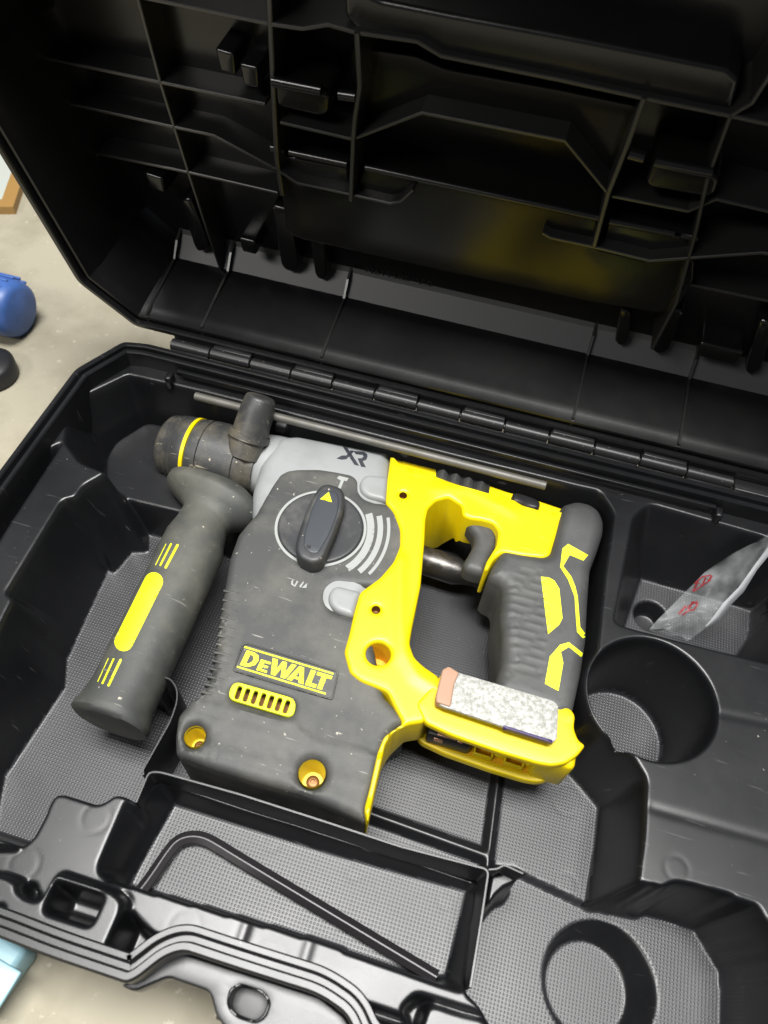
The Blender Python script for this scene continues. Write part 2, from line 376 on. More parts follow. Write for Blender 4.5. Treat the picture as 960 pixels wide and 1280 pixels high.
# left edge channel between rim and insert
chan=[(xl,-1.5),(xl,27)]+PP([(78,552),(10,655),(-60,770)],ZP)+[(-31.3,5),(-30.5,-1.5)]
cutd(chan,ZP,8.6,.3)
H1=(13.75,22.1,3.95); arc=[(H1[0]+(H1[2]+.42)*math.cos(math.radians(a)),H1[1]+(H1[2]+.42)*math.sin(math.radians(a))) for a in range(150,236,8)]
mtop=PP([(80,552),(85,510),(92,500),(116,489),(160,468),(244,487),(400,527),(560,568),(723,608),(750,614),(765,640),(757,700)],ZP)+arc+PP([(781,931),(790,944),(807,974),(804,1042),(796,1105),(828,1114),(845,1103),(917,1122),(960,1182),(975,1230),(975,1400)],ZP)+[(6.4,-3),(-3,3),(-13,3),(-20,3.2),(-31,3)]+PP([(-60,900),(17,747),(6,742),(78,624),(93,622),(104,606),(133,590),(100,578)],ZP)
mtop=rnd(mtop,.35,3)
zM=3.0
mflo=PP([(165,690),(185,690)],zM)+[(-25.4,28.0),(-29.3,30.2),(-30.7,33),(-28.9,36.3),(9.2,36.3),(10.0,35.2),(9.0,26.5),(8.6,22),(9.6,18.9)]+PP([(706,957),(750,1010),(744,1066),(735,1120),(720,1200),(600,1130)],zM)+[(-15,4),(-24,4)]+PP([(5,970),(80,860),(82,826),(135,712),(143,716)],zM)
cut(mtop,ZP,mflo,zM,True)
# main cavity: back part is deeper walls only; ledge under the chuck
ledge=PP([(144,552),(184,527),(214,534),(300,556),(300,665),(228,641),(148,622),(131,600),(132,572)],6.5)
lift(rnd(ledge,.6,4),6.5,.55,3.)
# lower right floor, one step down
Lf=PP([(640,1090),(735,1136),(749,1134),(792,1146),(804,1139),(869,1157),(905,1217),(905,1290)],2.4)+[(19.5,-3),(6.5,-3),(6.5,11)]
L2=PP([(720,1095),(796,1105),(828,1114),(845,1103),(917,1122),(960,1182),(975,1230)],ZP)+[(22.3,-4),(6.2,-4),(6.2,11.3)]+PP([(640,1080)],2.4)
Lr=rnd(Lf,.2,3)
s_=bb(Lr,.3); i_=inside(X[s_],Y[s_],Lr); H[s_]=np.where(i_,2.4,H[s_]); TEX[s_]=np.where(i_,True,TEX[s_])
cut(rnd(L2,.3,3),ZP,Lr,2.4,True)
# floor divider beside the foot (double ridge)
wall(PP([(622,965),(607,1085)],zM),.3,3.7,.25)
wall([(-2.0,11.9),(6.2,11.6)],.35,3.7,.3)
wall(PP([(405,880),(380,1000)],zM),.3,3.5,.3)
# front plateau around the tray
ZF=9.4
fp=PP([(-40,1052),(0,1062),(22,1061),(40,1046),(54,1020),(62,1000),(70,991),(80,991),(122,1004),(133,999),(142,992),(152,992),(166,999),(170,1004)],ZF)+[(-14.2,8.6),(-13.9,9.0)]+[(5.75,9.2),(5.9,3.6),(6.5,3.4),(8.0,2.3),(9.6,-1.6),(-32,-1.6)]
lift(rnd(fp,.25,3),ZF,.4,2.4)
s_=bb(fp,.2); i_=inside(X[s_],Y[s_],fp); H[s_]=np.where(i_,ZF,H[s_]); TEX[s_]&=~i_
# tray
ZT=5.6
ttop=PP([(187,955),(400,1010),(500,1046),(625,1078),(612,1160),(589,1232),(575,1238),(400,1172),(180,1108),(135,1097),(124,1090),(124,1078),(158,997),(170,1004),(184,966)],ZF)
tflo=PP([(218,1004),(400,1062),(584,1113),(558,1222),(540,1226)],ZT)+PP([(150,1125)],ZT)
cut(rnd(ttop,.2,3),ZF,tflo,ZT,True)
# strut to the right of the tray (scalloped gusset)
gus=PP([(612,1092),(622,1090),(632,1087),(650,1096),(644,1106),(632,1111),(622,1120),(615,1130),(606,1132)],7.6)
lift(gus,7.6,.2,2.4)
# deep slots
slotp=PP([(78,624),(93,632),(100,660),(17,747),(6,742)],ZP)
# cylindrical wells
cut(circ(*H1,60),ZP,circ(13.6,22.1,3.55,60),2.6,True)
cut(circ(14.5,6.85,3.35,60),2.4,circ(14.0,6.55,2.6,60),.7,True)
# rear right compartment
ctop=rnd(PP([(812,629),(885,650),(955,670),(1000,690),(990,835),(955,826),(796,786),(768,778),(772,760),(792,645)],ZP),.6,5)
cflo=PP([(800,723),(860,740),(960,768)],3.5)+[(20.3,27.6),(12.7,27.4)]
cut(ctop,ZP,cflo,3.5,True)
cut(circ(15.3,32.4,1.25),3.5,circ(15.3,32.4,1.0),1.8,False)
# soft steps moulded in the right plateau
for a,b in ((((815,1010),(965,1052)),.04),(((900,892),(965,905)),.035)):
    pl=PP(a,ZP); dd=seg_dist(X,Y,pl,False); H+=np.where(H>10.3,-b*np.exp(-(dd/.25)**2),0)
# latch blocks of the front edge
lb=rnd(PP([(-30,1090),(2,1092),(22,1101),(26,1118),(48,1126),(66,1094),(72,1090),(142,1113),(154,1124),(152,1140),(124,1204),(60,1186),(-40,1160)],10.6),.35,4)
gapp=PP([(140,1110),(160,1119),(164,1128),(162,1140),(190,1170),(236,1176),(225,1190),(200,1198),(165,1222),(118,1206)],ZF)
cutd(rnd(gapp,.4,3),ZF,6.9,.25)
lift(lb,10.6,.2,7.)
cutd(rnd(PP([(26,1098),(38,1101),(40,1112),(50,1120),(38,1122),(24,1114)],10.2),.3,4),10.7,8.2,.15)
cutd(rnd(PP([(68,1100),(130,1119),(112,1158),(54,1139)],10.6),.3,4),10.6,7.6,.35)
cutd(rnd(PP([(-5,1130),(4,1133),(2,1152),(-10,1148)],10.6),.3,4),10.6,8.2,.35)
# front edge strip: gap to the rim + moulded step in it
rimgap=PP([(192,1172),(240,1187),(420,1243),(520,1276),(520,1290),(400,1252),(236,1196)],ZF)
cutd(rimgap,ZF,8.2,.2)
bl=rnd(PP([(500,1262),(520,1242),(612,1270),(640,1300),(520,1310)],ZF),.3,4); cutd(bl,ZF,7.6,.3)
lift(rnd(PP([(536,1254),(608,1275),(625,1300),(520,1300)],9.2),.3,4),9.2,.2,7.)
for cx,cy,dp in ((300,1178,.12),(378,1208,.10)):
    c=P(cx,cy,ZF); dd=(X-c[0])/.28; H-=np.where((np.abs(Y-c[1])<1.6)&(np.abs(H-ZF)<.2),dp*np.exp(-dd**2),0)
# ejector marks (faint circles)
def ringmark(px,py,z,r,dp=.013):
    c=P(px,py,z); dd=np.hypot(X-c[0],Y-c[1])-r; m_=np.abs(H-z)<.25; H[...]-=np.where(m_,dp*np.exp(-(dd/.07)**2),0)
for a in ((230,1160,ZF,.85),(335,1195,ZF,.85),(444,1230,ZF,.85),(846,1086,ZP,.65),(120,1022,ZF,.8),(30,1080,ZF,.8),(340,1052,ZT,.5),(444,1088,ZT,.5),(558,1124,ZT,.5),(710,1000,zM,1.0),(708,1107,zM,.7)): ringmark(*a)
def blur(A,s):
    k=int(3*s)+1; g=np.exp(-.5*(np.arange(-k,k+1)/s)**2); g/=g.sum()
    for ax in (0,1):
        P_=np.pad(A,[(k,k) if i==ax else (0,0) for i in (0,1)],mode='edge'); B=np.zeros_like(A)
        for i,w_ in enumerate(g): B+=w_*(P_[i:i+A.shape[0],:] if ax==0 else P_[:,i:i+A.shape[1]])
        A=B
    return A
# the thin walls keep their crisp edges: blend less there
Hb=blur(H,1.15); H=Hb
# border rail of the insert on the back side
INS=offset_poly(OUTr,.95)
ok=inside(X,Y,rnd(INS,.01,1))
ny,nx=X.shape; idx=np.arange(ny*nx).reshape(ny,nx)
q=np.stack([idx[:-1,:-1],idx[:-1,1:],idx[1:,1:],idx[1:,:-1]],-1).reshape(-1,4)
okq=(ok[:-1,:-1]&ok[1:,1:]&ok[:-1,1:]&ok[1:,:-1]).ravel(); tq=(TEX[:-1,:-1]&TEX[1:,1:]).ravel()
q=q[okq]; tq=tq[okq]
used=np.unique(q); remap=-np.ones(ny*nx,int); remap[used]=np.arange(len(used))
Vx=np.stack([X.ravel(),Y.ravel(),H.ravel()],1)[used]; q=remap[q]
me=bpy.data.meshes.new('moulded_insert'); me.vertices.add(len(Vx)); me.vertices.foreach_set('co',(Vx*S).ravel().astype(np.float32))
me.loops.add(q.size); me.loops.foreach_set('vertex_index',q.ravel().astype(np.int32)); me.polygons.add(len(q))
me.polygons.foreach_set('loop_start',np.arange(0,q.size,4,dtype=np.int32)); me.polygons.foreach_set('loop_total',np.full(len(q),4,dtype=np.int32))
me.materials.append(M['case']); me.materials.append(M['dots']); me.polygons.foreach_set('material_index',tq.astype(np.int32)); me.polygons.foreach_set('use_smooth',np.ones(len(q),bool)); me.update(calc_edges=True); me.validate()
ins=bpy.data.objects.new('moulded_insert',me); COL.objects.link(ins); ins.parent=case; ins.matrix_parent_inverse=wm(case).inverted()
# back ledge strip with retaining clips
for px,py in ((210,477),(897,648)):
    c=P(px,py,10.9); box('retaining_clip',(c[0],c[1]+.35,10.7),(.55,.9,1.3),M['case'],case,.15)
box('rear_rail',(-4.5,38.05,11.2),(43,.35,.5),M['case'],case,.08)
c=P(70,518,11.3); box('side_clip',(c[0]+.1,c[1],11.0),(.7,1.6,.5),M['case'],case,.1,rot=-8)
# front flange with the oval eye
fl=rnd(PP([(150,1232),(208,1200),(228,1190),(400,1245),(432,1270),(447,1300),(447,1340),(310,1330),(285,1290),(270,1270),(262,1240),(210,1222),(168,1240)],10.2),.25,3)
ov=rnd(PP([(292,1238),(300,1232),(328,1241),(336,1252),(330,1268),(320,1276),(296,1268),(286,1256)],10.2),.5,4)
pillow('carry_flange',fl,M['case'],case,10.2,8.8,.15,holes=[ov],grid=.6,step=.3)
ovo=rnd(PP([(287,1235),(300,1229),(330,1238),(340,1252),(333,1272),(320,1280),(294,1272),(282,1256)],10.3),.5,4)
pillow('eye_rim',ovo,M['case'],case,10.5,9.,.1,holes=[ov],grid=.3,step=.2)
def vwall(name,pts,zt,zb,th=.17,parent=None,lean=0.):
    pts=[np.array(p,float) for p in pts]; V=[];Fc=[]; zts=zt if hasattr(zt,'__len__') else [zt]*len(pts)
    for i,p in enumerate(pts):
        t=pts[min(i+1,len(pts)-1)]-pts[max(i-1,0)]; t/=np.linalg.norm(t)+1e-9; n=np.array([-t[1],t[0]])*th/2
        for sg,k_,z_ in ((1,2.2,zb),(1,1.,zts[i]-.08),(1,.55,zts[i]),(-1,.55,zts[i]),(-1,1.,zts[i]-.08),(-1,2.2,zb)): V.append((p[0]+n[0]*sg*k_,p[1]+n[1]*sg*k_,z_))
    for i in range(len(pts)-1):
        for k_ in range(5): Fc.append((i*6+k_,i*6+k_+1,(i+1)*6+k_+1,(i+1)*6+k_))
    Fc.append(tuple(range(6))); Fc.append(tuple((len(pts)-1)*6+k_ for k_ in range(6))[::-1])
    return fixn(mk(name,V,Fc,M['case'],parent or case,sharp=30))
vwall('tray_wall',rnd(PP([(170,1003),(186,965),(200,965),(300,993),(400,1025),(500,1058),(611,1087),(600,1160),(588,1234)],9.8),.35,4,False),9.8,2.8)
vwall('curved_partition',rnd(PP([(179,968),(178,962),(196,930),(213,900),(221,876),(221,860),(213,848),(202,845),(194,858)],8.4),.5,5,False),8.3,2.8,.15)
vwall('gusset_web',rnd(PP([(611,1087),(622,1086),(630,1081),(654,1092)],9.5),.15,3,False),9.5,2.3,.15)
c=P(312,1254,9.2); box('eye_dark_plate',(c[0],c[1],8.95),(2.7,2.3,.25),M['black'],case,.1,rot=-3)  # added black plate that makes the eye hole look dark inside
# hinge
x0h,x1h=P(214,432,12)[0],17.9; nk=13; Lk_=(x1h-x0h)/nk
pr=[(0,.42),(.05,.5),(Lk_-.14,.5),(Lk_-.09,.42)]
hk=lathe('hinge_knuckle',(x0h,40.15,12.0),(1,0,0),pr,M['hinge'],case,20)
for i in range(1,nk):
    c=hk.copy(); COL.objects.link(c); c.parent=case; c.matrix_parent_inverse=wm(case).inverted(); c.location=Vector((Lk_*i*S,0,(.05 if i%2 else 0)*S))
box('hinge_strip',((x0h+25)/2,40.72,12.0),(25-x0h,.12,1.5),M['hinge'],case,.03)
box('rim_block',(21.5,40.1,11.3),(7.0,1.1,1.6),M['hinge'],case,.1)
lathe('hinge_pin',(x0h-.1,40.15,12.0),(1,0,0),[(0,.2),(x1h-x0h+.1,.2)],M['steel'],case,12)
for i in range(nk):
    if i%2==0: box('hinge_leaf',(x0h+Lk_*(i+.5),39.8,11.75),(Lk_-.25,.7,.35),M['hinge'],case,.08)
    else: box('hinge_leaf',(x0h+Lk_*(i+.5),40.6,12.35),(Lk_-.25,.7,.5),M['hinge'],case,.08)
# ================================================================ LID
LA=math.radians(97); LY,LZ=40.6,12.5
lu=np.array([0,math.cos(LA),math.sin(LA)]); ln=np.array([0,-math.sin(LA),math.cos(LA)])   # up the lid / towards the base
def LW(u,v,w): p=np.array([0,LY,LZ])+np.array([u,0,0])+lu*v+ln*w; return tuple(p)
def Lp(px,py,w_):
    v=ray(px,py); o=np.array([0,LY,LZ])+ln*w_; t=(o-CAM).dot(ln)/v.dot(ln); p=CAM+v*t; return (p[0],(p-o).dot(lu))
def LL(pts,w_): return [Lp(a,b,w_) for a,b in pts]
def lslab(name,pts,wt,wb,m,parent,r=.12,grid=1.2,step=.6,rr=.2,holes=(),raw=False):
    poly=pts if raw else LL(pts,wt); poly=rnd(poly,rr,3)
    o=pillow(name,poly,m,parent,wt,wb,r,holes=holes,grid=grid,step=step)
    me=o.data; n=len(me.vertices); co=np.empty(n*3); me.vertices.foreach_get('co',co); co=co.reshape(-1,3)/S
    new=np.array([LW(*c) for c in co]); me.vertices.foreach_set('co',(new*S).ravel()); me.update(); GEO[o.name]=(new,GEO[o.name][1]); return o
def lrib(pts,wt,wb,th=.22,raw=False,name='rib'):
    uv=pts if raw else LL(pts,wt); V=[];Fc=[]
    for i,a in enumerate(uv):
        a=np.array(a); b=np.array(uv[min(i+1,len(uv)-1)]); c=np.array(uv[max(i-1,0)]); t=b-c; t/=np.linalg.norm(t)+1e-9; n=np.array([-t[1],t[0]])*th/2
        for ww,s in ((wb,1.8),(wt-.06,1.),(wt,.6)): V.append(LW(*(a+n*s),ww))
        for ww,s in ((wt,.6),(wt-.06,1.),(wb,1.8)): V.append(LW(*(a-n*s),ww))
    for i in range(len(uv)-1):
        for k in range(5): Fc.append((i*6+k,i*6+k+1,(i+1)*6+k+1,(i+1)*6+k))
    Fc.append(tuple(range(6))); Fc.append(tuple((len(uv)-1)*6+k for k in range(6))[::-1])
    return fixn(mk(name,V,Fc,M['rib'],lid,sharp=30))
LO=[(-30.6,.25)]+[Lp(100,352,0),Lp(0,187,0),Lp(-60,90,0)]+[(-33,34),(-27,40),(18,40),(28,36),(28,4),(25,.25)]
WB=-8.4
lid=sweep_ring('lid',resamp(rnd(LO[::-1],.4,3),2.),[(2.2,-9.2),(.7,-8.9),(.35,-8.0),(0,-1.2),(-.25,-1.0),(-.25,-.02),(-.15,.05),(.15,.05),(.25,-.05),(.3,-.5),(.55,-.55),(.65,-.3),(.8,-.35),(.95,-1.1),(1.15,-1.6),(1.5,-7.4),(2.1,WB)],M['lid'],case,label='raised black lid with ribs and latch bays inside',xf=LW)
lslab('lid_panel',offset_poly(LO[::-1],1.9),WB,-9.1,M['lid'],lid,r=.05,grid=3,step=2,raw=True)
RW=-6.4
lrib([(60,262),(46,240),(122,193),(235,216),(347,242)],RW,WB)
lrib([(160,-40),(172,0),(200,104),(235,216),(262,300),(279,348)],RW,WB)
lrib([(90,-20),(170,-4),(337,31)],RW,WB)
lrib([(50,72),(197,103),(331,131)],RW,WB)
lrib([(20,112),(55,124),(215,159),(267,170),(346,213)],RW,WB)
WL=-4.6
lrib([(337,31),(378,37),(410,32),(445,42),(521,53),(551,71),(700,101),(805,124),(913,146),(960,156),(1010,166)],WL,WB)
lrib([(346,213),(372,230),(433,243),(487,255),(501,252),(516,238)],WL,WB,.2)
lrib([(445,42),(449,110),(443,150),(441,175),(438,252)],WL+.2,WB,.28)
lrib([(335,-20),(337,31),(341,120),(345,200),(352,245)],WL,WB,.3)
lrib([(805,124),(785,180),(760,243),(742,310)],WL+.2,WB,.28)
lrib([(985,60),(940,130),(913,146),(884,225),(870,290),(845,380),(815,437)],WL,WB,.22)
lrib([(765,246),(860,265),(895,250),(960,265),(1000,274)],WL-.4,WB,.2)
lrib([(678,292),(688,298),(740,309),(812,327),(952,317),(990,322)],WL,WB,.2)
lrib([(850,354),(960,377),(1000,386)],RW,WB,.2)
lrib([(440,175),(527,142),(706,177),(760,243)],WL,WB,.2)
lrib([(350,154),(440,175)],WL,WB,.2)
# beam across the lid, glossy centre panel
lslab('cross_beam',[(430,-22),(475,0),(560,17),(700,43),(910,85),(925,100),(912,143),(805,121),(700,98),(552,68),(523,50),(446,39),(430,20)],WL-.5,WB,M['lid'],lid,.3)
lslab('centre_panel',[(349,215),(372,232),(440,246),(455,210),(540,229),(602,241),(748,272),(742,311),(812,328),(868,322),(866,352),(845,388),(825,392),(740,378),(560,340),(470,320),(372,298),(358,289)],-5.4,WB,M['lidgloss'],lid,.12,rr=.5)
lslab('upper_panel',[(452,60),(520,70),(556,86),(700,112),(800,133),(775,190),(765,232),(712,170),(600,148),(527,136),(455,165)],-6.3,WB,M['lidgloss'],lid,.12)
lslab('lower_panel',[(520,250),(555,240),(560,248)],-5.2,WB,M['lid'],lid,.05) if False else None
lslab('recess_step',[(452,120),(590,150),(700,172),(756,240),(700,178),(600,155),(527,140),(460,165)],-6.0,WB,M['lid'],lid,.1) if False else None
# bright lip of the recess
def lbar(a,b,w_,r,name='lip_bar',m='lid',n=12):
    A=Lp(*a,w_);B=Lp(*b,w_); tube(name,[LW(*A,w_),LW(*B,w_)],r,M[m],lid,n)
lbar((457,209),(748,272),-5.2,.22)
# latch bays
for (bar1,bar2,blk,l2a,l2b,strip) in (
    (((341,101),(402,113)),((424,118),(445,121)),[(341,101),(405,114),(412,122),(410,143),(400,147),(345,134)],((339,184),(356,188)),((362,190),(434,205)),[(341,192),(434,210),(436,231),(372,224),(348,205)]),
    (((786,192),(805,197)),((818,202),(890,216)),[(816,202),(893,217),(900,225),(894,243),(884,248),(812,236),(806,228)],((762,276),(843,292)),((851,293),(872,298)),[(760,279),(872,300),(862,318),(812,322),(754,304)])):
    lbar(*bar1,-4.6,.32,'latch_pin'); lbar(*bar2,-4.6,.32,'latch_pin')
    lslab('latch_tongue',blk,-4.7,-7.5,M['lidgloss'],lid,.3,rr=.4)
    lbar(*l2a,-5.3,.24,'latch_bar'); lbar(*l2b,-5.3,.24,'latch_bar')
    lslab('latch_strip',strip,-5.6,WB,M['lid'],lid,.15)
# fingers and tabs near the hinge side
for f_ in ([(224,250),(238,248),(263,308),(258,315),(247,315),(242,308)],[(338,256),(362,262),(374,334),(370,341),(357,339),(351,332)],[(385,290),(404,296),(409,345),(404,351),(397,349),(393,343)],[(775,385),(790,390),(785,430),(775,434),(768,428)],[(840,385),(856,390),(835,440),(822,444),(814,438)],[(950,400),(970,405),(950,465),(935,470),(930,460)]):
    lslab('stiffening_finger',f_,-6.9,WB,M['lid'],lid,.25,rr=.4)
for f_ in ([(186,132),(0,0)],):
    pass
for a,b in (((92,284),(110,288)),((180,216),(203,223)),((298,297),(319,302)),((876,428),(930,441)),((268,60),(292,67)),((298,79),(322,84))):
    A=Lp(*a,-6.2);B=Lp(*b,-6.2); lslab('moulded_tab',[A,B,(B[0]-.1,B[1]-1.4),(A[0]+.1,A[1]-1.4)],-6.2,WB,M['lid'],lid,.2,raw=True,rr=.2)
# slanted strip at the foot of the lid panel and gussets on the hinge wall
V=[];Fc=[]
prof=[(.95,-1.1),(1.05,-2.2),(1.35,-2.5),(1.42,-6.2),(1.5,-6.45),(1.62,-6.6),(3.0,-8.2),(3.4,WB-.02)]
for u in (-29.5,24.0):
    for v_,w_ in prof: V.append(LW(u,v_,w_))
k=len(prof)
for i in range(4): Fc.append((i,i+1,k+i+1,k+i))
fixn(mk('hinge_side_wall',V,Fc,M['lidgloss'],lid,sharp=20))
fixn(mk('sloped_strip',V,[(i,i+1,k+i+1,k+i) for i in range(4,k-1)],M['strip'],lid,sharp=20))
for u in (P(271,385,13.5)[0],P(414,425,13.5)[0],5.3,13.2,-29.6):
    V=[LW(u-.09,.5,-.4),LW(u+.09,.5,-.4),LW(u-.09,1.35,-.5),LW(u+.09,1.35,-.5),LW(u-.09,1.95,-6.3),LW(u+.09,1.95,-6.3),LW(u-.1,1.0,WB),LW(u+.1,1.0,WB),LW(u-.09,3.0,-7.4),LW(u+.09,3.0,-7.4),LW(u-.1,3.4,WB),LW(u+.1,3.4,WB)]
    fixn(mk('gusset',V,[(0,1,3,2),(2,3,5,4),(4,5,9,8),(8,9,11,10),(6,7,1,0),(0,2,4,8,10,6),(1,7,11,9,5,3),(6,10,11,7)],M['rib'],lid,smooth=False))
# raised moulding text on the lid panel, seen mirrored and faint
def ltext(body,px,py,size,wz):
    cu=bpy.data.curves.new('t','FONT'); cu.body=body; cu.size=size; cu.extrude=.0; cu.resolution_u=2
    ob=bpy.data.objects.new('t',cu); COL.objects.link(ob); dg=bpy.context.evaluated_depsgraph_get(); me=bpy.data.meshes.new_from_object(ob.evaluated_get(dg))
    bpy.data.objects.remove(ob); A=Lp(px,py,wz)
    V=[LW(A[0]+v.co.x,A[1]+v.co.y,wz+.04) for v in me.vertices]; Fc=[tuple(p.vertices) for p in me.polygons]
    mk('moulded_marking',V,Fc,M['hinge'],lid,smooth=False)
ltext('N619580  V.0',456,340,1.0,WB+.02)
ltext('HHNXXXX  HH',452,357,.8,WB+.02) if False else None

# ================================================================ ROTARY HAMMER
tool=thing('rotary_hammer','yellow and dark grey cordless rotary hammer lying on its side in the open black case','power tool',(-8,22,3))
ZB=10.0
# light grey gear housing
gh=rnd(PP([(320,668),(314,640),(314,612),(324,576),(344,549),(352,544),(372,542),(430,553),(489,564),(492,700),(450,760),(400,790),(300,740)],9.6),.5,5)
ghy=P(370,560,10)[1]
housing=pillow('gear_housing',gh,M['lgrey'],tool,ZB,3.6,1.3,grid=.6,fn=lambda x,y:-.35*np.clip((P(345,560,10)[0]-x)/1.2,0,1)**1.5)
lathe('nose_ring',(P(330,600,7.5)[0]-1.6,34.2,7.0),(1,0,0),[(0,2.3),(.2,2.55),(1.6,2.75),(3,2.8)],M['lgrey'],tool,40)
# dark rubber side cover
dk=PP([(321,640),(330,618),(337,606),(347,592),(358,586),(372,584),(400,584),(420,587),(440,591),(447,595),(452,602),(452,615),(458,622),(470,626),(500,632),(520,660),(515,700),(480,735),(440,733),(420,731),(411,738),(409,748),(414,760),(425,766),(460,775),(470,820),(480,870),(512,902),(496,908),(484,922),(477,945),(462,1000),(457,1026)],ZB-.05)
dk+=PP([(450,1028),(380,998),(270,966),(222,948)],ZB-1.2)+PP([(219,925),(224,897),(240,878),(256,869),(266,840),(272,810),(276,775),(281,740),(288,700),(298,672),(312,655)],ZB-.5)
screwA=P(390,966,ZB-.1); screwB=P(243,919,ZB-.1); vent=rnd(PP([(294,855),(367,877),(363,895),(288,873)],ZB),.6,4)
def hole(c,r,n=24): return circ(c[0],c[1],r,n)
def dkfn(x,y):
    # bottom band falls away gently, edges of the raised field
    a=P(232,930,ZB);b=P(470,985,ZB); t=np.array([b[0]-a[0],b[1]-a[1]]);t/=np.linalg.norm(t); n=np.array([-t[1],t[0]])
    s=(x-a[0])*n[0]+(y-a[1])*n[1]
    z=-.35*np.clip((1.6-s)/1.6,0,1)**2
    pl=PP([(238,876),(300,890),(366,905),(376,918),(392,928),(440,940),(480,950)],ZB); q=seg_dist(x,y,pl,False)
    z=z+.10*np.exp(-(q/.16)**2)
    pp=PP([(256,950),(258,925),(275,912),(345,932),(362,945),(365,965)],ZB); q=seg_dist(x,y,pp,False); z=z-.07*np.exp(-(q/.12)**2)
    pp=PP([(268,946),(272,930),(284,921),(335,938),(345,948)],ZB); q=seg_dist(x,y,pp,False); z=z-.05*np.exp(-(q/.1)**2)
    # serrated left flank
    lf=PP([(276,770),(272,810),(266,840),(257,866)],ZB); q=seg_dist(x,y,lf,False); z=z+.09*np.exp(-(q/.45)**2)*np.sign(np.sin(y*2*np.pi/.42))
    return z
cover=pillow('side_cover',rnd(dk,.25,3),M['rubber'],tool,ZB+.06,3.6,.55,holes=[hole(screwA,.78),hole(screwB,.62),vent],grid=.28,step=.2,fn=dkfn)
for i in range(13):
    t=i/12; q_=np.array([283,742])*(1-t)**2+2*t*(1-t)*np.array([279,812])+t*t*np.array([256,868]); c=P(q_[0]+2.5,q_[1],9.7); box('flank_ridge',(c[0]+.25,c[1],9.80),(1.15,.15,.55),M['rubber'],tool,.05,rot=4)
def cup(c,r,zt,depth,m,screwm=None,n=24,off=(0,0)):
    prof=[(0,r),(-depth*.75,r*.86),(-depth,r*.8),(-depth,.02)]; V=[];Fc=[]
    for t,rr in prof: V+=[(c[0]+rr*math.cos(2*math.pi*i/n),c[1]+rr*math.sin(2*math.pi*i/n),zt+t) for i in range(n)]
    for k in range(len(prof)-1):
        for i in range(n): Fc.append((k*n+i,k*n+(i+1)%n,(k+1)*n+(i+1)%n,(k+1)*n+i))
    o=mk('screw_well',V,Fc,m,tool,sharp=40)
    if screwm: lathe('screw_head',(c[0]+off[0],c[1]+off[1],zt-depth+.02),(0,0,1),[(0,r*.5),(.15,r*.5),(.22,r*.35),(.22,r*.2),(.08,r*.18)],screwm,o,16)
cup(screwA,.80,ZB-.2,2.0,M['yellow'],M['screw']); cup(screwB,.64,ZB-.3,2.0,M['yellow'],M['screw'])
# vent grille
vo=rnd(PP([(292,852),(371,875),(367,899),(284,874)],ZB),.65,5); slots=[]
for i in range(7):
    t=(i+.5)/7; A=np.array([296,857])+t*np.array([70,20.5]); d1=np.array([2.6,.8]); v1=np.array([-5.4,16.5])
    slots.append(rnd(PP([A-d1*1.1,A+d1*1.1,A+v1+d1*1.1,A+v1-d1*1.1],ZB),.12,2))
pillow('vent_grille',vo,M['accent'],tool,ZB+.16,ZB-.1,.05,holes=slots,grid=.3,step=.12)
vc=PP([(287,850),(374,873),(370,901),(280,876)],ZB); mk('vent_interior',[(x,y,ZB-.75) for x,y in vc],[(0,1,2,3)],M['screw'],tool,smooth=False)
# yellow clamshell
yl=PP([(489,564),(545,578),(600,594),(636,607),(660,613),(717,632),(712,640),(701,650),(688,694),(680,698),(655,696),(628,691),(617,700),(610,713),(605,712),(608,702),(621,681),(623,664),(616,654),(600,650),(588,649),(578,644),(577,632),(561,622),(545,626),(535,636),(532,650),(531,674),(526,732),(515,785),(512,805),(518,822),(530,833),(548,845),(556,862),(545,885),(530,903),(510,906),(492,915),(482,930),(474,965),(466,1000),(460,1028),(455,1012),(462,985),(472,940),(480,920),(504,904),(494,886),(484,865),(451,852),(437,841),(430,815),(437,790),(441,772),(444,760),(450,740),(457,735),(475,722),(492,702),(500,682),(500,662),(492,640),(482,628),(484,600)],10.2)
stripp=PP([(484,566),(486,552),(520,560),(560,570),(620,590),(660,598),(725,620),(722,634),(702,640),(688,640),(672,638),(628,620),(609,616),(546,597),(520,588),(500,580),(494,574)],10.2)
so1=P(473,817,10.2); so2=P(504,619,10.2); so3=P(470,762,10.2)
def ylfn(x,y):
    d=sdf(x,y,stripp); z=-.75*np.clip((d+.05)/.25,0,1)
    # soft ridge along the opening
    rd=PP([(500,700),(500,770),(504,815),(520,845),(548,862)],10.2); q=seg_dist(x,y,rd,False); z=z+.14*np.exp(-(q/.45)**2)
    rd=PP([(640,640),(585,612),(545,612)],10.2); q=seg_dist(x,y,rd,False); z=z+.10*np.exp(-(q/.5)**2)
    return z
shell=pillow('yellow_shell',rnd(yl,.25,3),M['yellow'],tool,10.3,lambda x,y:3.4+3.6*min(max((x-P(537,700,10)[0])/1.6,0),1),.28,holes=[hole(so1,.80),hole(so2,.27,14),hole(so3,.27,14)],grid=.3,step=.22,fn=ylfn)
cup(so1,.82,10.12,2.2,M['orange'],M['orange'],off=(.1,-.2)); cup(so2,.28,10.2,.6,M['screw']); cup(so3,.28,10.2,.6,M['screw'])
for pp in ([(490,603),(500,600),(500,638),(487,630)],):
    pass
# pale lobes
for p_ in ([(458,592),(483,595),(485,596),(483,625),(478,625),(460,621),(450,613),(449,601)],[(420,731),(452,739),(447,750),(442,769),(436,769),(419,763),(410,752),(411,739)]):
    pillow('pale_lobe',rnd(PP(p_,10.3),.5,5),M['lgrey'],tool,10.36,9.6,.35,grid=.25,step=.15)
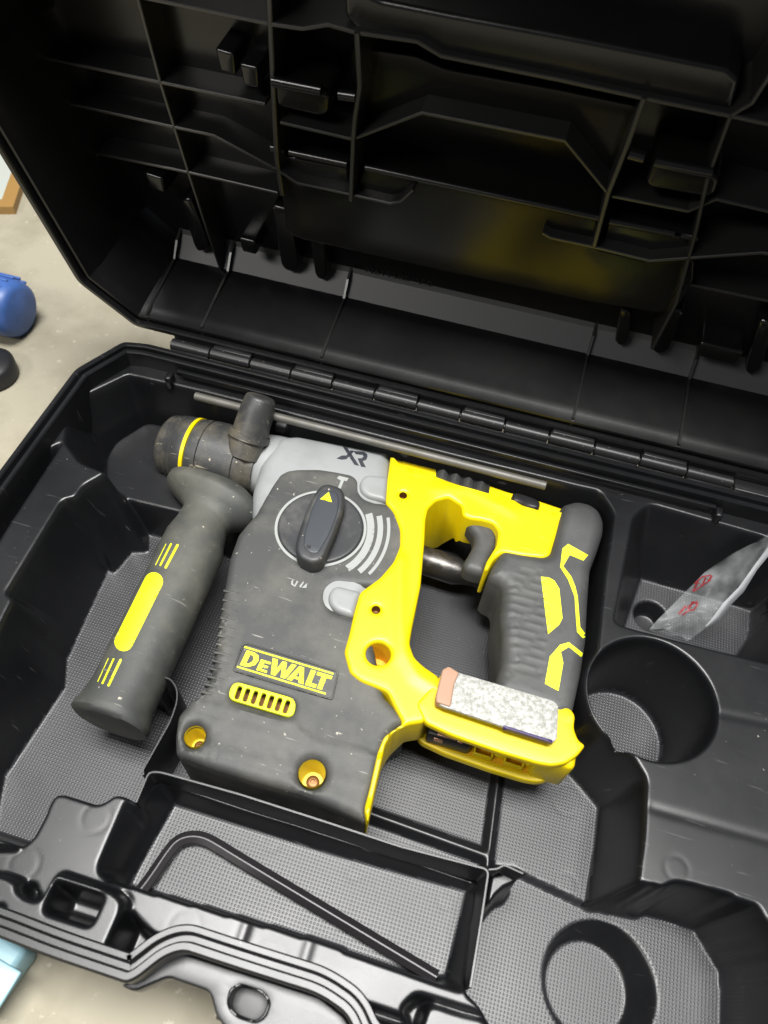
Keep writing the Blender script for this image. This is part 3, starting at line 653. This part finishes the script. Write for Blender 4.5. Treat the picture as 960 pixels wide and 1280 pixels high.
# textured rubber pad (four teeth) and lock button in the top groove
pillow('pad_base',rnd(PP([(545,584),(613,604),(611,619),(546,600)],9.8),.1,2),M['black'],tool,9.72,9.,.05,grid=.6)
for i in range(4):
    a=np.array(P(554+16.0*i,591.5+4.9*i,9.9)); e=np.array(P(554+16.0*i-1.5,600+4.9*i,9.9)); d_=(e-a); 
    sec=[]
    for t,hh,ww in ((-.45,.15,.30),(-.3,.42,.42),(.0,.58,.46),(1.05,.58,.46),(1.3,.3,.4)):
        q_=a+d_*t; sec.append(((q_[0],q_[1],9.72),(ww,-.04,0),(0,0,hh)))
    loft('pad_tooth',sec,M['grip'],tool,16,power=1.35)
a=P(657,627,9.9); loft('lock_button',[((a[0],a[1],9.2),(1.12,-.1,0),(0,.52,0)),((a[0],a[1],9.95),(1.08,-.1,0),(0,.5,0)),((a[0],a[1],10.12),(.92,-.08,0),(0,.36,0))],M['black'],tool,20,power=3.5)
# inner far side of the clamshell seen through the opening
# rear grip
gp=PP([(701,634),(719,629),(735,632),(748,640),(754,654),(754,667),(746,692),(738,713),(735,757),(733,800),(727,840),(716,892),(700,900),(655,880),(615,870),(619,851),(625,836),(627,810),(627,795),(624,770),(628,741),(626,732),(615,727),(610,722),(613,713),(620,700),(628,689),(655,694),(679,697),(687,692)],10.0)
rail0=None
def gpfn(x,y):
    # palm grooves
    m_=inside(x,y,PP([(626,720),(674,716),(684,800),(676,850),(622,850)],10)); u=P(650,735,10); q=np.sin((y-.12*(x-u[0]))*2*np.pi/.62)
    z=np.where(m_,-.07*(q>0.35),0.); return z+.25*np.exp(-((x-P(720,650,10)[0])/2)**2-((y-P(720,650,10)[1])/2)**2)
grip=pillow('rear_grip',rnd(gp,.35,4),M['grip'],tool,10.55,5.2,.85,grid=.22,step=.2,fn=gpfn)
# trigger
tg=PP([(583,651),(590,648),(607,649),(619,654),(624,663),(622,680),(613,697),(607,716),(594,714),(582,709),(579,701),(585,692),(593,678),(594,667),(587,659)],9.6)
pillow('trigger',rnd(tg,.3,4),M['grip'],tool,9.5,8.0,.6,grid=.25,step=.18)
# printed and inlaid accents on the grip
acc=[[(676,721),(686,722),(693,726),(699,736),(703,773),(699,781),(685,793)],
 [(703,686),(710,680),(735,694),(729,701),(712,694),(704,708),(714,721),(719,733),(722,746),(725,784),(734,796),(730,800),(721,790),(718,746),(710,725),(700,709)],
 [(700,806),(711,803),(730,818),(728,823),(711,809),(701,815),(704,829),(698,864),(681,855),(687,821)]]
for p_ in acc: prints('yellow_inlay',[p_],[grip],M['accent'],tool,.03,2.5)
# foot (battery bay): upper slab, lower slab, inner wall, end, terminal block
ft=PP([(548,848),(552,842),(630,865),(700,882),(713,886),(719,895),(717,911),(723,926),(732,932),(722,945),(707,955),(690,958),(672,955),(625,941),(565,920),(531,904),(520,880)],10.3)
foot=pillow('foot_shell',rnd(ft,.3,4),M['yellow'],tool,10.42,9.9,.2,grid=.5)
f2=offset_poly(ft if area2(ft)>0 else ft[::-1],.12)
pillow('foot_shell',rnd(f2,.3,4),M['yellow'],tool,6.55,5.9,.12,grid=.8)
A_=P(531,904,10);B_=P(700,956,10); dirx=np.array([B_[0]-A_[0],B_[1]-A_[1]]);dirx/=np.linalg.norm(dirx); perp=np.array([-dirx[1],dirx[0]])
def FP(s,t): return (A_[0]+dirx[0]*s+perp[0]*t,A_[1]+dirx[1]*s+perp[1]*t)
Lf_=np.hypot(B_[0]-A_[0],B_[1]-A_[1]); ang=math.degrees(math.atan2(dirx[1],dirx[0]))
c=FP(Lf_/2,1.25); box('bay_wall',(c[0],c[1],8.1),(Lf_+1.6,.5,3.8),M['orange'],tool,.05,rot=ang)
c=FP(Lf_-.2,.9); box('bay_end',(c[0],c[1],8.0),(2.3,1.8,3.9),M['yellow'],tool,.35,rot=ang)
c=FP(-.35,1.0); box('bay_end',(c[0],c[1],8.0),(.8,1.6,3.9),M['yellow'],tool,.15,rot=ang)
c=FP(Lf_/2,.62); box('bay_floor',(c[0],c[1],6.6),(Lf_-1.0,1.05,.2),M['orange'],tool,.03,rot=ang)
c=FP(1.75,.62); tb=box('terminal_block',(c[0],c[1],7.5),(2.9,1.2,1.7),M['black'],tool,.2,rot=ang)
c=FP(1.55,.42); box('terminal',(c[0],c[1],8.36),(1.2,.62,.12),M['copper'],tb,.05,rot=ang)
c=FP(2.45,.30); box('terminal',(c[0],c[1],8.36),(.35,.5,.16),M['copper'],tb,.05,rot=ang)
c=FP(1.1,.02); box('terminal',(c[0],c[1],7.8),(.6,.12,.5),M['copper'],tb,.03,rot=ang)
for s_i in (4.1,6.1,8.0):
    c=FP(s_i,.45)
    for dt in (-.30,.34): e=FP(s_i,.45+dt); box('bay_ridge',(e[0],e[1],6.95),(1.2,.14,.6),M['yellow'],tool,.04,rot=ang)
    for ds in (-.58,.58): e=FP(s_i+ds,.45); box('bay_ridge',(e[0],e[1],6.95),(.14,.55,.6),M['yellow'],tool,.04,rot=ang)
    e=FP(s_i+1.0,.5); box('bay_ridge',(e[0],e[1],6.9),(.7,.14,.5),M['yellow'],tool,.04,rot=ang)
# yellow leg strip from body to foot at the lower edge
# speckled steel rail
rl=PP([(556,836),(562,834),(574,841),(692,876),(698,882),(696,924),(690,929),(684,927),(552,883),(545,877)],11.25)
rail=pillow('steel_rail',rnd(rl,.15,3),M['zinc'],tool,11.3,11.05,.06,grid=.6,label='scuffed flat steel rail with white and grey speckles')
rt=PP([(553,837),(561,833),(574,841),(568,855),(563,884),(545,878),(545,870)],11.35)
pillow('rail_end',rnd(rt,.12,3),M['tan'],rail,11.42,10.7,.1,grid=.4)
rs=PP([(629,907),(690,926),(690,929.5),(629,910.5)],11.2); pillow('fringe_strip',rs,M['violet'],rail,11.33,10.95,.02,grid=.6)  # added strip imitating a purple lens fringe along the rail, no real part
for px,py in ((600,870),(665,895)):
    c=P(px,py,11); box('rail_support',(c[0],c[1],10.7),(1.6,1.0,.8),M['yellow'],rail,.1,rot=-4)
prints('latch_mark',[[(712,905),(722,901),(716,892),(707,897)],[(712,923),(718,923),(716,927)]],[foot],M['orange'],tool,.02,2.)
# mode dial
dc=P(401,660,10.1); DR=3.3
ring_o=circ(dc[0],dc[1],DR,64); ring_i=circ(dc[0],dc[1],DR-.22,64)
pillow('dial_ring',ring_o,M['pgrey'],tool,10.22,9.9,.04,holes=[ring_i],grid=.6,step=.3)
dial=pillow('mode_dial',circ(dc[0],dc[1],DR-.24,64),M['dial'],tool,10.4,9.8,.2,grid=.35,step=.25,fn=lambda x,y:-.16*np.clip(1-np.hypot(x-dc[0],y-dc[1])/(DR*.92),0,1)**.6)
kb=PP([(396,612),(402,606),(410,604),(426,609),(431,616),(431,632),(420,665),(407,695),(399,703),(388,704),(374,697),(369,688),(370,676),(378,650),(388,625)],11.4)
knob=pillow('dial_grip',rnd(kb,.4,4),M['dial'],dial,11.5,10.2,.32,grid=.3,step=.2)
ki=PP([(398,618),(404,612),(420,614),(424,622),(423,640),(412,668),(398,692),(388,692),(379,684),(380,668),(388,640)],11.5)
pillow('grip_inset',rnd(ki,.4,4),M['inset'],dial,11.56,11.3,.12,grid=.4,step=.2)
gi=[bpy.data.objects['grip_inset']]
prints('pointer_mark',[[(411,615),(400,624),(415,628)]],gi,M['accent'],dial,.02,3)
prints('notch_mark',[[(381,680),(389,682),(388,686),(381,684)]],gi,M['black'],dial,.02,3)
prints('arc_marks',[arcband(401,660,58,67,-17,58),arcband(401,660,71,78,-12,50),arcband(401,660,83,87,-9,45)],[cover,housing],M['pgrey'],tool,.03,3)
prints('hammer_symbol',[[(421,598),(424,595),(436,598),(433,602),(430,601),(426,611),(422,611),(426,601)]],[cover],M['pgrey'],tool,.03,2)
prints('speed_symbol',[[(364,727),(367,724),(366,729),(368,732),(371,726),(373,727),(369,734),(364,731)],[(374,733),(379,727),(380,728),(376,735)],[(377,735),(384,729),(383,735)]],[cover],M['pgrey'],tool,.03,2)
def Z2(pts): return [(320+x/4,520+y/4) for x,y in pts]
prints('series_logo',[Z2([(433,153),(457,160),(516,250),(492,244)]),Z2([(403,213),(428,199),(452,198),(474,172),(492,176),(452,216),(430,219)]),
  Z2([(487,176),(540,180),(556,192),(557,206),(550,220),(533,226),(549,257),(526,254),(508,213),(529,212),(538,203),(533,195),(500,192)])],[housing],M['ink'],tool,.03,2)
# maker's plate: frame, bars, letters
TL,TR_,BL,BR=map(np.array,((308.,809.),(417.,842.),(296.,834.),(407.,868.)))
def Q(u,v): return tuple((1-v)*((1-u)*TL+u*TR_)+v*((1-u)*BL+u*BR))
def QQ(pts): return [Q(*p) for p in pts]
def fr(pts): return rnd(PP(pts,10.1),.25,3)
pillow('plate_frame',fr([(304,802),(424,839),(416,876),(290,839)]),M['rubber'],tool,10.19,9.9,.04,holes=[fr([(305.5,804.5),(421.5,840),(414.5,873.5),(292.5,837.5)])],grid=.5,step=.25)
bars=[QQ([(-.02,-.02),(1.0,-.02),(1.0,.06),(-.02,.06)]),QQ([(-.0,.94),(1.0,.94),(1.0,1.02),(0,1.02)])]
y0_,y1_=.13,.87
Lt=[]
Lt.append([(.02,y0_),(.10,y0_),(.165,.22),(.185,.42),(.175,.62),(.13,.80),(.07,y1_),(.02,y1_),(.02,.72),(.075,.70),(.11,.60),(.12,.45),(.105,.33),(.075,.28),(.075,.70),(.02,.72)])
Lt.append([(.205,.34),(.32,.34),(.32,.45),(.255,.45),(.255,.55),(.31,.55),(.31,.65),(.255,.65),(.255,.76),(.32,.76),(.32,y1_),(.205,y1_)])
Lt.append([(.315,y0_),(.375,y0_),(.405,.55),(.43,y0_),(.48,y0_),(.505,.55),(.535,y0_),(.59,y0_),(.535,y1_),(.48,y1_),(.452,.42),(.42,y1_),(.37,y1_)])
Lt.append([(.62,y0_),(.675,y0_),(.74,y1_),(.68,y1_),(.67,.74),(.618,.74),(.605,y1_),(.548,y1_)])
Lt.append([(.755,y0_),(.81,y0_),(.81,.70),(.875,.70),(.875,y1_),(.755,y1_)])
Lt.append([(.83,y0_),(1.0,y0_),(1.0,.29),(.945,.29),(.945,y1_),(.89,y1_),(.89,.29),(.83,.29)])
prints('plate_bar',bars,[cover],M['accent'],tool,.035,2.5)
Dd=[(.02,y0_),(.10,y0_),(.165,.22),(.185,.42),(.175,.62),(.13,.80),(.07,y1_),(.02,y1_)]
for k,l in enumerate(Lt):
    if k==0:
        # D drawn as a closed band around its bowl
        outer=[(.02,y0_),(.10,y0_),(.165,.22),(.187,.45),(.17,.68),(.12,.83),(.07,y1_),(.02,y1_)]
        left=[(.02,y0_),(.075,y0_),(.075,y1_),(.02,y1_)]
        bowl=[(.0751,y0_),(.11,y0_),(.165,.22),(.187,.45),(.17,.68),(.12,.83),(.0751,y1_),(.0751,.72),(.105,.68),(.128,.55),(.128,.42),(.11,.31),(.0751,.27)]
        prints('letter',[QQ(left),QQ(bowl)],[cover],M['accent'],tool,.035,2.2)
    elif k==3:
        prints('letter',[QQ([(.62,y0_),(.6475,y0_),(.6475,.36),(.626,.62),(.6475,.62),(.6475,.74),(.618,.74),(.605,y1_),(.548,y1_)]),QQ([(.6476,y0_),(.675,y0_),(.74,y1_),(.68,y1_),(.67,.74),(.6476,.74),(.6476,.62),(.664,.62),(.6476,.36)])],[cover],M['accent'],tool,.035,2.2)
    else: prints('letter',[QQ(l)],[cover],M['accent'],tool,.035,2.2)
# ---- chuck and nose
AY,AZ=33.6,7.4
xc=P(193,573,AZ)[0]
lathe('chuck_sleeve',(xc,AY,AZ),(1,0,0),[(0,.8),(.02,1.5),(.15,2.0),(.5,2.4),(.8,2.5),(.9,2.42),(1.0,2.5),(1.25,2.6),(1.35,2.5),(1.45,2.6),(1.7,2.68),(1.8,2.58),(1.9,2.68),(2.6,2.72)],M['collar'],tool,56)
lathe('yellow_band',(xc+2.6,AY,AZ),(1,0,0),[(0,2.6),(.01,2.75),(.3,2.77),(.31,2.6)],M['yellow'],tool,56)
lathe('clamp_collar',(xc+2.95,AY,AZ),(1,0,0),[(0,2.5),(.02,2.70),(.5,2.78),(.9,2.8),(.95,2.68),(1.1,2.68),(1.15,2.84),(3.9,2.86),(3.95,2.7),(4.5,2.6),(4.8,2.3),(5.4,2.2)],M['collar'],tool,56)
ps=thing('side_handle','dark grey rubber side handle with yellow stripes, clamped round the chuck','handle',(-24,24,5))
# clamp post on the far side
pa=np.array(P(327,495,12.6)+(12.6,)); pb=np.array(P(307,560,9.4)+(9.4,)); PL=np.linalg.norm(pb-pa)
lathe('clamp_post',pa,pb-pa,[(0,.5),(.02,.95),(.12,1.12),(.3,1.2),(1.2,1.34),(PL-1.3,1.42),(PL-1.25,1.62),(PL-.8,1.66),(PL-.75,1.45),(PL+.6,1.5)],M['collar'],ps,32)
lathe('wing_nut',np.array([P(352,532,9)[0],P(352,532,9)[1],8.8]),(1,0,0),[(-.4,.6),(-.3,.75),(.5,.75),(.6,.6)],M['black'],ps,16)
def secs_px(rows):
    out=[]
    for (lx,ly),(rx,ry),z,h in rows:
        a=np.array(P(lx,ly,z)+(z,));b=np.array(P(rx,ry,z)+(z,)); out.append(((a+b)/2,(b-a)/2,np.array([0,0,h])))
    return out
rows=[((224,592),(310,618),7.6,1.5),((213,595),(319,629),7.9,2.25),((209,603),(323,641),8.0,2.6),((211,608),(321,649),8.0,2.5),((219,618),(309,657),7.9,2.05),((227,627),(291,659),7.9,1.85),((231,636),(283,664),7.9,1.8),
 ((221,652),(280,678),7.9,1.95),((209,666),(278,697),7.9,2.05),((200,684),(271,713),7.9,2.1),((190,706),(262,734),7.9,2.12),((170,745),(243,775),7.9,2.12),((150,785),(226,812),7.8,2.12),((133,820),(211,846),7.8,2.12),((118,850),(198,875),7.7,2.15),((106,868),(190,892),7.7,2.25),((95,880),(188,904),7.6,2.4),((91,886),(186,914),7.6,2.42),((94,890),(181,919),7.6,2.2),((100,893),(176,918),7.6,1.6)]
hand=loft('grip_body',secs_px(rows),M['handle'],ps,44,power=2.15)
def Z6(pts): return [(80+x/4.267,640+y/4.267) for x,y in pts]
pill=stroke([Z6([(488,365)])[0],Z6([(322,695)])[0]],18.5)
def capsule(a,b,r,n=8):
    a=np.array(a);b=np.array(b);t=(b-a)/np.linalg.norm(b-a);an=math.atan2(t[1],t[0]);o=[]
    for i in range(n+1): q=an-math.pi/2+math.pi*i/n; o.append(tuple(b+r*np.array([math.cos(q),math.sin(q)])))
    for i in range(n+1): q=an+math.pi/2+math.pi*i/n; o.append(tuple(a+r*np.array([math.cos(q),math.sin(q)])))
    return o
prints('yellow_inlay',[capsule(*Z6([(480,372),(320,695)]),11.6)],[hand],M['accent'],ps,.04,3)
for a,b,r in (((606,178),(543,297),1.5),((572,172),(515,285),1.1),((545,172),(490,283),.5),((303,790),(238,926),1.5),((266,785),(206,915),1.1),((238,782),(182,905),.5)):
    prints('yellow_stripe',[capsule(*Z6([a,b]),r,3)],[hand],M['accent'],ps,.03,3)
# depth rod
rod=thing('depth_rod','long grey steel depth rod running through the side handle clamp','rod',(-10,37.9,9))
ra=P(243,496,11.1);rb_=P(683,606,11.1)
lathe('rod_shaft',(ra[0],(ra[1]+rb_[1])/2,11.1),(1,0,0),[(0,.25),(.06,.33),(rb_[0]-ra[0]-.06,.33),(rb_[0]-ra[0],.25)],M['steel'],rod,20)
for k in range(3):
    pass
# ---- bit lying under the grip
bit=thing('chisel_bit','dark oiled steel bit lying in the case behind the rear grip opening','drill bit',(3,29,3.2))
b0=np.array(P(505,692,5.0)+(5.0,)); b1=np.array(P(594,722,5.0)+(5.0,)); b2=np.array(P(650,745,5.0)+(5.0,)); ax=b1-b0; L1=np.linalg.norm(ax); L2=np.linalg.norm(b2-b0)
lathe('shank',b0,b1-b0,[(0,1.1),(.1,1.15),(L1-1.6,1.12),(L1-.8,.85),(L1-.1,.74),(L1,.7)],M['bit'],bit,28)
lathe('tip',b1-(b1-b0)/L1*.02,b2-b0,[(0,.62),(.05,.72),(L2-L1-.5,.66),(L2-L1-.4,.74),(L2-L1+.2,.70),(L2-L1+.3,.5)],M['black'],bit,24)
# ---- hex key
pts=[(150,1158),(172,1120),(188,1100),(212,1064),(222,1053),(233,1048),(246,1047),(258,1050),(271,1057),(300,1075),(400,1135),(545,1222)]
hp=[P(a,b,6.0)+(6.0,) for a,b in pts]
def smooth3(p,n=2):
    for _ in range(n):
        o=[p[0]]
        for a,b in zip(p[:-1],p[1:]): a=np.array(a);b=np.array(b); o+= [a*.75+b*.25,a*.25+b*.75]
        p=o+[p[-1]]
    return p
hk_=tube('hex_key',smooth3(hp,2),.42,M['hex'],None,12,smooth=False,angs=[math.radians(k*60+30+d_) for k in range(6) for d_ in (-5,5)])
tag(hk_,'black L shaped hex key lying in the shallow front tray','hex key')
# ---- plastic bag
bag=thing('plastic_bag','crumpled clear plastic bag with red marker writing in the rear right compartment','plastic bag',(17,31,3))
def Z7(x,y): return (740+x/3.764,620+y/3.764)
up_=[Z7(*p) for p in ((270,625),(330,560),(420,470),(520,370),(640,285),(760,225),(830,180),(900,120))]
lo_=[Z7(*p) for p in ((440,690),(470,668),(530,625),(600,560),(660,470),(730,390),(800,300),(900,240))]
zz=[4.6,5.2,6.3,7.6,9.0,10.6,11.8,13.2]
V=[];Fc=[];NU=29;NV=15
for i in range(NU):
    t=i/(NU-1)*7; k=min(int(t),6); f=t-k
    u0=np.array(up_[k])*(1-f)+np.array(up_[k+1])*f; l0=np.array(lo_[k])*(1-f)+np.array(lo_[k+1])*f; z0=zz[k]*(1-f)+zz[k+1]*f
    A=np.array(P(*u0,z0)+(z0,)); B=np.array(P(*l0,z0-.3)+(z0-.3,))
    for j in range(NV):
        s_=j/(NV-1); p=A*(1-s_)+B*s_; p=p+np.array([0,0,.5*math.sin(math.pi*s_)+.16*abs(math.sin(i*.62+s_*5))+.10*math.sin(i*1.1-s_*14)+.12*rng.rand()]); V.append(p)
for i in range(NU-1):
    for j in range(NV-1): Fc.append((i*NV+j,i*NV+j+1,(i+1)*NV+j+1,(i+1)*NV+j))
film=mk('bag_front',V,Fc,M['film'],bag,sharp=None)
V2=[np.array(v)+np.array([.1,.15,-.5-.35*math.sin(i*.37)]) for i,v in enumerate(V)]; mk('bag_back',V2,Fc,M['film'],bag,sharp=None)
ed=[];
e0=[Z7(*p) for p in ((530,615),(560,580),(620,500),(690,430),(760,330),(828,240),(900,180))]; e1=[Z7(*p) for p in ((532,628),(600,580),(660,505),(715,450),(775,350),(828,285),(900,240))]
ze=[6.2,6.8,7.8,8.8,10.3,11.7,12.8]; V=[];Fc=[]
for i in range(7):
    A=np.array(P(*e0[i],ze[i])+(ze[i],));B=np.array(P(*e1[i],ze[i]-.4)+(ze[i]-.4,))
    for j in range(5):
        s_=j/4; V.append(A*(1-s_)+B*s_+np.array([0,0,.3*math.sin(math.pi*s_)+.08*math.sin(i*2+j*3)]))
for i in range(6):
    for j in range(4): Fc.append((i*5+j,i*5+j+1,(i+1)*5+j+1,(i+1)*5+j))
mk('folded_edge',V,Fc,M['filmw'],bag,sharp=None)
def Z7s(pts,wd): return stroke([Z7(*p) for p in pts],wd)
prints('marker_writing',[Z7s([(475,450),(500,405),(520,425),(535,385),(550,400),(565,375)],2.6),Z7s([(470,425),(520,380),(560,372)],1.8),Z7s([(480,448),(560,395)],1.6),
  Z7s([(410,555),(440,520),(450,540),(475,500),(495,505)],3),Z7s([(425,560),(450,540),(480,535),(500,505)],2.2),Z7s([(440,525),(500,495)],1.6)],[film],M['red'],bag,.03,4)
# ================================================================ THINGS ON THE FLOOR ROUND THE CASE
def gz(px,py,z=0): return np.array(P(px,py,z)+(z,))
bc=thing('blue_capped_tube','blue ribbed plastic cap with dark tube lying on the concrete left of the lid','bottle',tuple(gz(0,410)))
c=gz(10,381,3.1); rr_=2.9
lathe('ribbed_cap',(c[0]-6.2,c[1],3.0),(1,-.04,0),[(0,rr_*.9),(.05,rr_),(4.2,rr_),(4.3,rr_*1.04),(6.9,rr_*1.0),(7.6,rr_*.92),(7.9,rr_*.75)],M['blue'],bc,40)
for k in range(18):
    a=2*math.pi*k/18; box('grip_rib',(c[0]-.6,c[1]+rr_*1.0*math.cos(a),3.0+rr_*1.0*math.sin(a)),(2.6,.26,.26),M['blue'],bc,.06)
dkk=thing('dark_round_knob','black round plastic knob on the concrete below the blue cap','knob',tuple(gz(-10,470)))
c=gz(-18,452,2.); lathe('knob_body',(c[0],c[1],0.01),(0,0,1),[(0,2.2),(.2,2.5),(1.6,2.5),(2.0,2.1),(2.1,.5)],M['black'],dkk,36)
fb=thing('framed_board','tan wooden framed board with printed paper behind the lid at the left','board',tuple(gz(10,275)))
c0=gz(20,268); 
ux=np.array([.93,.37]); vy=np.array([-.37,.93])
def brd(name,s0,s1,t0,t1,z0,z1,m):
    q=[c0[:2]+ux*a+vy*b for a,b in ((s0,t0),(s1,t0),(s1,t1),(s0,t1))]; V=[(p[0],p[1],z) for z in (z0,z1) for p in q]
    fixn(mk(name,V,[(3,2,1,0),(4,5,6,7),(0,1,5,4),(1,2,6,5),(2,3,7,6),(3,0,4,7)],m,fb,smooth=False))
brd('frame_bar',-18,0,0,1.6,0.01,1.0,M['wood']); brd('frame_bar',-1.6,0,1.6,16,0.01,1.0,M['wood']); brd('printed_sheet',-18,-1.6,1.6,16,0.01,.8,M['paper'])
gb=thing('grey_metal_box','grey painted metal box edge standing behind the case lid','box',tuple(gz(45,260)))
c=gz(36,262); box('box_body',(c[0]+4.5,c[1]+7.5,1.6),(9,11,3.2),M['greybox'],gb,.3,rot=20)
box('box_cover',(c[0]+4.5,c[1]+7.5,3.45),(8,10,.5),M['greybox'],gb,.15,rot=20)
cy_=thing('pale_blue_packet','pale blue plastic packet on the concrete at the front left corner of the case','packet',tuple(gz(0,1220)))
c=gz(10,1215,2); box('packet_body',(c[0]-3.2,c[1],1.3),(7.0,4.2,2.6),M['cyan'],cy_,.4,rot=-12)
box('packet_flap',(c[0]-2.2,c[1]-.6,2.75),(6.2,2.6,.3),M['cyan'],cy_,.1,rot=-8)

# crumbs of dust and swarf scattered over the insert
V=[];Fc=[]
for k in range(420):
    x=rng.uniform(-31,22); y=rng.uniform(0,38)
    if k%3==0: x,y=rng.normal(2,9),rng.normal(16,6)
    i=int((x-xs[0])/RES); j=int((y-ys[0])/RES)
    if not(2<i<len(xs)-3 and 2<j<len(ys)-3): continue
    z=H[j,i]
    if abs(H[j,i+2]-z)>.1 or abs(H[j+2,i]-z)>.1 or not ok[j,i]: continue
    r=rng.uniform(.012,.035)*(2 if rng.rand()<.06 else 1); b=len(V)
    for d in ((1,0,0),(-.5,.8,0),(-.5,-.8,0),(0,0,1.1)): V.append((x+d[0]*r*rng.uniform(.6,1.8),y+d[1]*r*rng.uniform(.6,1.6),z+.004+d[2]*r))
    Fc+=[(b,b+1,b+3),(b+1,b+2,b+3),(b+2,b,b+3),(b,b+2,b+1)]
dust=mk('dust_crumbs',V,Fc,mat('pale_dust',(.30,.29,.25),.8),None,smooth=False); dust['kind']='stuff'; dust['label']='pale crumbs of dust scattered over the black insert'; dust['category']='dust'
